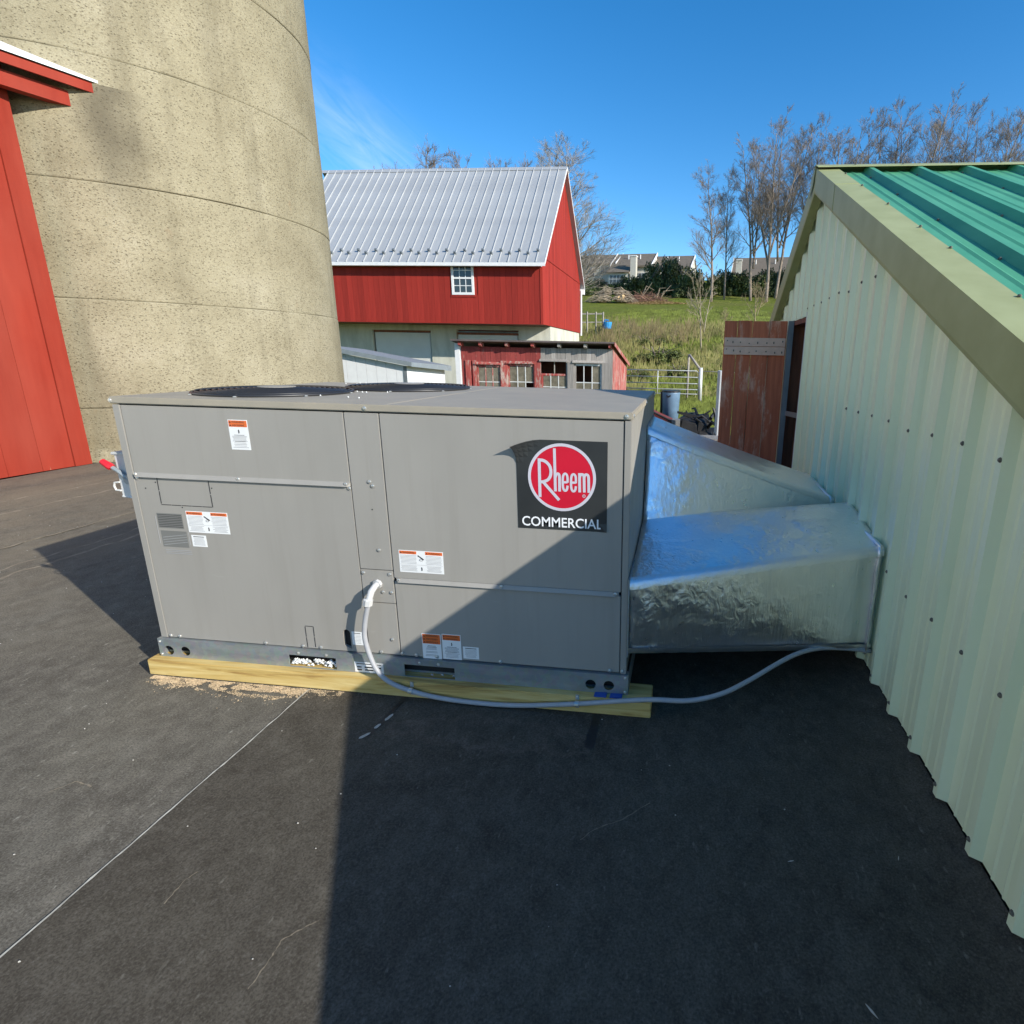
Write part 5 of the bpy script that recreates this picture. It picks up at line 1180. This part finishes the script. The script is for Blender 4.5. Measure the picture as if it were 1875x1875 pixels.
for i, (kd, px, py, Y, lab, sx) in enumerate((('oak', 765, 250, 62, 'bare tree with a wide crooked crown above the barn ridge', 1.05), ('oak', 702, 288, 66, 'low bare tree top at the left over the barn ridge', .95), ('oak', 812, 280, 64, 'bare tree top between the crooked crown and the middle of the ridge', .95), ('oak', 850, 270, 68, 'bare tree top over the middle of the barn ridge', .9), ('oak', 905, 284, 66, 'short bare tree top right of the middle of the barn ridge', .95), ('oak', 945, 278, 70, 'bare tree top nearest the pale bushy tree', .9), ('syc', 1000, 275, 58, 'pale bare tree top showing over the right part of the barn ridge', .9))):
    P = PX(px, py, Y); tree(kd, P.x, Y, P.z, lab, i*1.3, 'bare trees behind the red barn', sx=sx)
P = PX(1290, 478, 33); tree('small', P.x+.1, 33, P.z, 'small bare sapling on the bank left of the open door', .4, name='sapling', sx=1.1)
for i, (px, py, Y, lab) in enumerate(((1390, 505, 44, 'bushy bare sapling close to the green gable edge'), (1235, 590, 34, 'low bare shrub on the bank above the gate'), (1330, 560, 38, 'thin bare shrub between the sapling and the open door'))):
    P = PX(px, py, Y); tree('bushy', P.x, Y, P.z, lab, i*2.0, name='bare_shrub', sx=1.0)

# ------------------------------------------------------------------ evergreen shrubs
def leaf_mesh(seed, n, size, mat):
    rn = random.Random(seed); m = MB(); cl = []
    for i in range(26):
        v = Vector((rn.gauss(0, 1), rn.gauss(0, 1), rn.gauss(0, 1))).normalized()*rn.random()**.45; v.z = abs(v.z)*1.0; cl.append((v, rn.uniform(.16, .34)))
    for i in range(n):
        c, r = rn.choice(cl); d = Vector((rn.gauss(0, 1), rn.gauss(0, 1), rn.gauss(0, 1))).normalized()*r*rn.random()**.4; p = c*.8+d
        if p.z < 0: p.z = abs(p.z)*.5
        a = Vector((rn.gauss(0, 1), rn.gauss(0, 1), rn.gauss(0, 1))).normalized()*size; b = a.cross(Vector((rn.gauss(0, 1), rn.gauss(0, 1), rn.gauss(0, 1)))).normalized()*size*.6
        m.quad(p-a, p+b, p+a, p-b)
    me = bpy.data.meshes.new('foliage'); me.from_pydata(m.v, [], m.f); me.materials.append(M[mat]); return me
def shrub_kit(seed, mat):
    me = leaf_mesh(seed, 5200, .045, mat); k = MB(); rn = random.Random(seed)
    for i in range(6): k.tube([(0, 0, -.05), (rn.uniform(-.2, .2), rn.uniform(-.2, .2), .4), (rn.uniform(-.6, .6), rn.uniform(-.6, .6), .85)], [.035, .025, .01], 5)
    st = k.mesh('stem'); st.materials.append(M['bark']); return me, st
SK = [shrub_kit(1, 'leaf_dark'), shrub_kit(2, 'leaf_dark'), shrub_kit(3, 'leaf_mid')]
def shrub(i, x, y, rx, h, lab, group='evergreen hedge below the town houses'):
    g = ground_z(x, y); T = thing('shrub', lab, 'shrub', (x, y, g-.1), group); T.rotation_euler.z = i*1.7; T.scale = (rx, rx*.9, h)
    for nm, me in zip(('foliage', 'stem'), SK[i % 3]):
        o = bpy.data.objects.new(nm, me); COL.objects.link(o); o.parent = T
HB = '%s low evergreen from the left in the hedge before the town houses'
ORD = ('first', 'second', 'third', 'fourth', 'fifth', 'sixth', 'seventh', 'eighth', 'ninth', 'tenth', 'eleventh', 'twelfth', 'thirteenth')
spots = [(1075, 94, 3.0, 2.6), (1095, 97, 2.8, 2.8), (1118, 95, 3.0, 2.6), (1142, 96, 3.0, 3.0), (1165, 94, 3.2, 3.4), (1300, 95, 3.6, 4.3), (1325, 97, 3.4, 4.0), (1352, 95, 3.4, 4.2), (1378, 96, 3.4, 4.0), (1402, 94, 3.4, 4.4), (1428, 96, 3.2, 4.4), (1275, 93, 3.2, 4.2), (1250, 91, 2.6, 2.4)]
for i, (px, Y, rx, h) in enumerate(spots): P = PX(px, 540, Y); shrub(i, P.x, Y, rx, h, HB % ORD[sorted(spots).index(spots[i])])
for i, (px, Y, rx, h, lab) in enumerate(((1192, 95, 3.4, 5.2, 'tall dark evergreen on the left of the tallest clump'), (1222, 96, 4.0, 6.6, 'tallest dark evergreen in front of the town houses'), (1254, 95, 3.6, 6.0, 'dark evergreen on the right of the tallest clump'))):
    P = PX(px, 540, Y); shrub(i, P.x, Y, rx, h, lab)
# brambles on the bank
for i, (px, Y, rx, h) in enumerate(((1165, 28, 1.0, .8), (1208, 31, 1.7, 1.1), (1245, 29, 1.1, .7), (1182, 34, 1.5, .8))):
    P = PX(px, 600, Y); shrub(2, P.x, Y, rx, h, '%s low green bramble from the left on the bank above the gate' % ('first', 'third', 'fourth', 'second')[i], 'brambles on the bank')

# ------------------------------------------------------------------ brush and chips
def brush():
    rn = random.Random(9); P = PX(1122, 555, 80); gz = ground_z(P.x, 80)
    T = thing('brush_pile', 'rounded pile of cut branches on the meadow with a log end showing', 'brush pile', (P.x, 80, gz))
    k = MB()
    for i in range(330):
        a = rn.uniform(0, 6.28); r = rn.random()**.6*2.4; x, y = P.x+r*math.cos(a), 80+.8*r*math.sin(a); zt = gz+2.1*(1-(r/2.6)**2)*rn.random(); b = rn.uniform(-.5, .5)+(0 if x > P.x else 3.14); L = rn.uniform(.8, 2.2)
        k.tube([(x, y, zt), (x+L*.5*math.cos(b), y+rn.uniform(-.4, .4), zt+rn.uniform(-.1, .35)), (x+L*math.cos(b), y+rn.uniform(-.6, .6), max(gz, zt-rn.uniform(0, .5)))], [.05, .04, .02], 4)
    o = k.build('branches', 'brush', T); o['kind'] = 'stuff'
    for dx, dz in ((1.45, .35), (1.1, .5), (1.7, .7)):
        MB().tube([(P.x+dx, 78.6, gz+dz), (P.x+dx-.9, 80, gz+dz)], .26, 10).build('log', 'log_end', T)
    P2 = PX(1178, 555, 81); g2 = ground_z(P2.x, 81); T = thing('brush_heap', 'low reddish heap of twigs right of the brush pile', 'brush pile', (P2.x, 81, g2)); k = MB()
    for i in range(420):
        a = rn.uniform(0, 6.28); r = rn.random()**.6; x, y = P2.x+r*3.6*math.cos(a), 81+1.8*r*math.sin(a); z = g2+1.3*(1-r*r)*rn.random(); b = rn.uniform(0, 6.28); L = rn.uniform(.6, 2.0)
        k.tube([(x, y, z), (x+L*math.cos(b), y+L*.5*math.sin(b), z+rn.uniform(-.2, .7))], [.035, .015], 3)
    o = k.build('twigs', 'brush_red', T); o['kind'] = 'stuff'
    for i in range(7):
        x = P2.x+rn.uniform(-1, 3.5); k = MB(); k.tube([(x, 81, g2+.5), (x+rn.uniform(.3, 1.2), 80.6, g2+rn.uniform(1.2, 2.2)), (x+rn.uniform(1, 2.4), 80.4, g2+rn.uniform(1.6, 3.0))], [.09, .06, .03], 5); k.build('limb', 'brush', T)
    P3 = PX(1203, 558, 79); g3 = ground_z(P3.x, 79); k = MB()
    for i in range(1500):
        a = rn.uniform(0, 6.28); r = rn.random()**.55; x, y = P3.x+r*4.3*math.cos(a), 79+1.3*r*math.sin(a); z = ground_z(x, y)+.03+.38*(1-r)*rn.random(); b = rn.uniform(0, 3.14); s = rn.uniform(.1, .28)
        k.quad((x-s*math.cos(b), y-s*math.sin(b), z), (x, y-.05, z+.06), (x+s*math.cos(b), y+s*math.sin(b), z+.05), (x, y+.06, z+.02))
    tag(k.build('wood_chips', 'chips', None), 'spread of pale wood chips on the meadow below the brush', 'wood chips', kind='stuff')
brush()

# ------------------------------------------------------------------ grass on bank and meadow
def grass(name, mat, n, yr, xr, hr, lab, seed, thin=.02, dens=None):
    rn = random.Random(seed); m = MB(); c = 0; tries = 0
    while c < n and tries < n*30:
        tries += 1
        y = yr[0]+(yr[1]-yr[0])*rn.random()**1.25; x = rn.uniform(*xr)+(y-30)*.05
        if dens and dens(x, y) < rn.random(): continue
        if -16.2 < x < -3.4 and 21.5 < y < 31: continue
        if -6 < x < .3 and 16.5 < y < 21.8: continue
        c += 1; z = ground_z(x, y)-.02; h = rn.uniform(*hr)*(1+.02*(y-20)); 
        for b in range(4):
            a = rn.uniform(0, 6.28); lx, ly = h*.5*math.cos(a)*rn.random(), h*.5*math.sin(a)*rn.random(); ox, oy = rn.uniform(-.12, .12), rn.uniform(-.12, .12); w_ = thin*(1+.03*(y-15))
            m.add([(x+ox-w_, y+oy, z), (x+ox+w_, y+oy, z), (x+ox+lx*.5+w_*.6, y+oy+ly*.5, z+h*.6), (x+ox+lx*.5-w_*.6, y+oy+ly*.5, z+h*.6), (x+ox+lx, y+oy+ly, z+h*.95)], [(0, 1, 2, 3), (3, 2, 4)])
    me = bpy.data.meshes.new(name); me.from_pydata(m.v, [], m.f); me.materials.append(M[mat]); o = bpy.data.objects.new(name, me); COL.objects.link(o); tag(o, lab, 'grass', kind='stuff')
dn = lambda x, y: .5+1.2*mnoise.noise(Vector((x*.28, y*.28, 4)))
grass('meadow_grass', 'grass', 16000, (10, 62), (-6, 9), (.10, .28), 'short green grass over the bank and meadow', 4)
grass('dry_grass', 'dry_grass', 1900, (24.5, 40), (-6, 7), (.2, .6), 'tall dry tan grass on the bank above the gate', 5, .016, dn)
grass('bank_weeds', 'dry_weed', 190, (33, 39), (-4, 3), (.5, 1.0), 'brown dry weeds along the top of the bank', 6, .014, lambda x, y: .45+1.3*mnoise.noise(Vector((x*.35, y*.2, 9))))

# ================================================================== TOWN HOUSES
def house(lab, x0, x1, y, zb, ze, zr, cat_to=None, wins=(), chim=None, dep=11, rot=-.13):
    T = thing('town_house', lab, 'house', ((x0+x1)/2, y+dep/2, zb), 'town houses on the hill')
    yf = y; yr_ = y+dep*.5; T.rotation_euler.z = rot
    MB().box(x0, x1, yf, yf+dep, zb-2, ze).build('wall', 'house_wall', T)
    e = .5; sl = (zr-ze)/(yr_-yf)
    m = MB(); m.extr([(x0-.1, yf-e, ze-e*sl), (x0-.1, yr_, zr), (x0-.1, yf+dep+e, ze-e*sl), (x0-.1, yf+dep+e, ze-e*sl+.3), (x0-.1, yr_, zr+.3), (x0-.1, yf-e, ze-e*sl+.3)], (x1-x0+.2, 0, 0)); m.build('roof', 'house_roof', T)
    m = MB(); m.extr([(x0+.1, yf+.1, ze-.1), (x0+.1, yr_, zr-.05), (x0+.1, yf+dep-.1, ze-.1)], (x1-x0-.2, 0, 0)); m.build('gable', 'house_wall', T)
    for xx in (x0-.22, x1+.1):
        m = MB(); m.extr([(xx, yf-e-.1, ze-e*sl-.15), (xx, yf-e-.1, ze-e*sl+.45), (xx, yr_, zr+.5), (xx, yr_, zr-.1)], (.12, 0, 0)); m.build('rake_board', 'house_trim', T)
    if cat_to is not None:
        za, cx0, cx1, yo = cat_to; m = MB()
        m.extr([(cx0, yf-yo, za), (cx0, yf+.0, za+yo*sl), (cx0, yf+.02, za+yo*sl+.35), (cx0, yf-yo-.4, za-.4*sl+.3)], (cx1-cx0, 0, 0)); m.build('lean_roof', 'house_roof', T)
        MB().box(cx0+.2, cx1-.2, yf-yo+.3, yf-.01, zb-2, za).build('bay_wall', 'house_wall', T)
    for (wx, wz, ww, wh, yo) in wins:
        w_ = MB().box(wx, wx+ww, yf-yo-.10, yf-yo-.02, wz, wz+wh).build('window', 'house_trim', T)
        nx, nz = max(1, round(ww/.8)), max(1, round(wh/.8))
        for i in range(nx):
            for j in range(nz): MB().box(wx+.1+i*(ww-.1)/nx, wx+(i+1)*(ww-.1)/nx, yf-yo-.13, yf-yo-.101, wz+.1+j*(wh-.1)/nz, wz+(j+1)*(wh-.1)/nz).build('pane', 'house_glass', w_)
    if chim:
        cxx, cz0, cz1 = chim; MB().box(cxx, cxx+1.1, yf-2.9, yf-1.6, zb, cz1).build('chimney', 'house_wall', T); MB().box(cxx-.1, cxx+1.2, yf-3.0, yf-1.5, cz1, cz1+.2).build('chimney_cap', 'house_trim', T)
    for i in range(2): MB().tube([(x0+(x1-x0)*(.35+.3*i), yf+dep*.25, zr-(zr-ze)*.5), (x0+(x1-x0)*(.35+.3*i), yf+dep*.25, zr-(zr-ze)*.5+1.1)], .12, 6).build('vent_pipe', 'house_trim', T)
house('leftmost grey town house beside the barn eave', -25, -12.4, 117, 15.5, 19.9, 22.3, None, ((-18.4, 17.3, 1.6, 2.0, 0), (-15.6, 18.0, 2.8, 1.5, 0)))
house('middle grey town house with a long sloping roof and white bay window', -13.2, -5.0, 114.8, 15.5, 19.3, 22.2, (17.6, -13.4, -8.8, 3.0), ((-12.9, 15.0, 3.0, 2.3, 2.7), (-7.6, 16.2, 1.4, 1.8, 0)), (-8.6, 16, 20.6))
house('right town house of the row, mostly behind the evergreens', -5.2, 2.8, 116.6, 15.5, 19.3, 22.1, None, ((-1.0, 17.0, 1.6, 1.4, 0),))
house('separate town house with a brown roof seen through the bare trees', 11.2, 24.0, 117, 15.2, 18.6, 21.9, (17.2, 13.6, 18.5, 2.5), ((15.0, 15.0, 3.0, 1.9, 2.2), (20.2, 16.0, 1.6, 1.6, 0)), (12.0, 15.6, 20.4))

# ================================================================== SMALL LITTER ON THE ROOF
def litter():
    rn = random.Random(12); k = MB()
    for i in range(15000):
        t = rn.random(); x = -.02+.98*t; u = mnoise.noise(Vector((x*7, 3.3, 0)))*.5+.5; wdt = .02+.115*u*math.sin(math.pi*min(1, max(0, t)))**.5
        y = -.054-abs(rn.gauss(0, 1))*wdt*.55
        if mnoise.noise(Vector((x*16, y*40, 7)))+.42-abs(y+.054)*3.2 < rn.random()*.45: continue
        s = rn.uniform(.0015, .005); a = rn.uniform(0, 3.14); z = .0015+rn.random()*.003
        k.quad((x-s*math.cos(a), y-s*math.sin(a), z), (x+s*.5*math.sin(a), y-s*.5*math.cos(a), z+.001), (x+s*math.cos(a), y+s*math.sin(a), z), (x-s*.5*math.sin(a), y+s*.5*math.cos(a), z+.0012))
    tag(k.build('sawdust', 'sawdust', None), 'sawdust spilled along the foot of the treated timber', 'sawdust', kind='stuff')
    k = MB()
    for i in range(190):
        if i < 120: x, y = rn.uniform(-3.6, 3.2), rn.uniform(-1.9, 1.2)
        else: x, y = rn.uniform(-4.5, -.3), rn.uniform(.3, 3.4)
        r = rn.uniform(.0010, .0030); z = .006+r*.6
        k.tube([(x-r, y, z), (x-r*.3, y, z+r*.3), (x+r, y+r*.4, z)], [r*.4, r*.9, r*.4], 5)
    tag(k.build('pale_grit', 'pale_chip', None), 'pale grit scattered over the flat roof', 'grit', kind='stuff')
    k = MB()
    for i in range(30):
        x, y = rn.uniform(.55, 1.0), rn.uniform(.25, .9); r = .0034
        if rn.random() < .4: x, y = rn.uniform(.2, .9), rn.uniform(1.2, 1.45)
        k.tube([(x-r, y, 1.3365), (x, y, 1.3365+r), (x+r, y, 1.3365)], [r*.5, r, r*.5], 6)
    tag(k.build('foam_pellets', 'foam', None), 'white pellets scattered on the lid between the fans', 'pellets', kind='stuff')
    for (x, y, L, a, lab) in ((1.262, -.20, .05, 1.35, 'pale tape scrap beside the black sealant, nearest the timber'), (1.245, -.262, .035, 1.3, 'pale tape scrap in the middle of the three'), (1.225, -.325, .05, 1.0, 'pale tape scrap farthest from the timber')):
        k = MB(); d = Vector((math.cos(a), math.sin(a), 0)); n = Vector((-d.y, d.x, 0)); c = Vector((x, y, .0065)); pts = [c-d*L/2, c-d*L*.3-n*.007, c+d*L*.35-n*.006, c+d*L/2, c+d*L*.3+n*.006, c-d*L*.35+n*.007]
        k.extr(pts, (0, 0, .0015)); tag(k.build('tape_scrap', 'pale_chip', None), lab, 'scrap', 'tape scraps')
litter()
def GP(px, py, z=0):
    d = fw+r2*((px-CX)/FPX)-u2*((py-CY)/FPX); return CAM+d*((z-CAM.z)/d.z)
def scuffs():
    roof = bpy.data.objects['flat_roof']; rn = random.Random(31)
    paths = [[(585, 1685), (548, 1703), (515, 1722), (498, 1750), (470, 1790), (445, 1822)], [(1190, 1470), (1140, 1500), (1085, 1520), (1050, 1548)], [(300, 1655), (340, 1610), (372, 1590)], [(90, 1450), (140, 1430), (180, 1445)]]
    for p in paths:
        P = [GP(x, y, .0058) for x, y in p]; k = MB(); q = []
        for i in range(len(P)-1):
            for s_ in range(6): q.append(P[i].lerp(P[i+1], s_/6)+Vector((rn.uniform(-.002, .002), rn.uniform(-.002, .002), 0)))
        for i in range(len(q)-2):
            d = (q[i+1]-q[i]).normalized(); n = Vector((-d.y, d.x, 0)); w_ = .0025*rn.uniform(.2, 1.1); k.quad(q[i]-n*w_, q[i+1]-n*w_*.8, q[i+1]+n*w_*.8, q[i]+n*w_)
        k.build('scuff_mark', 'seam_dull', roof)
    for (px, py, L, a, lab) in ((1448, 1577, .010, .3, 'tiny pale scrap on the dark roof, the one nearer the timber'), (1645, 1572, .010, 1.2, 'tiny pale scrap on the dark roof nearest the green wall'), (1596, 1852, .018, 2.2, 'thin pale wood sliver on the roof at the bottom right')):
        P = GP(px, py, .0062); d = Vector((math.cos(a), math.sin(a), 0)); n = Vector((-d.y, d.x, 0)); k = MB()
        k.extr([P-d*L, P-n*L*.16, P+d*L*.9-n*L*.05, P+d*L, P+n*L*.14], (0, 0, .002)); tag(k.build('pale_scrap', 'pale_chip', None), lab, 'scrap', 'pale scraps on the roof')
scuffs()
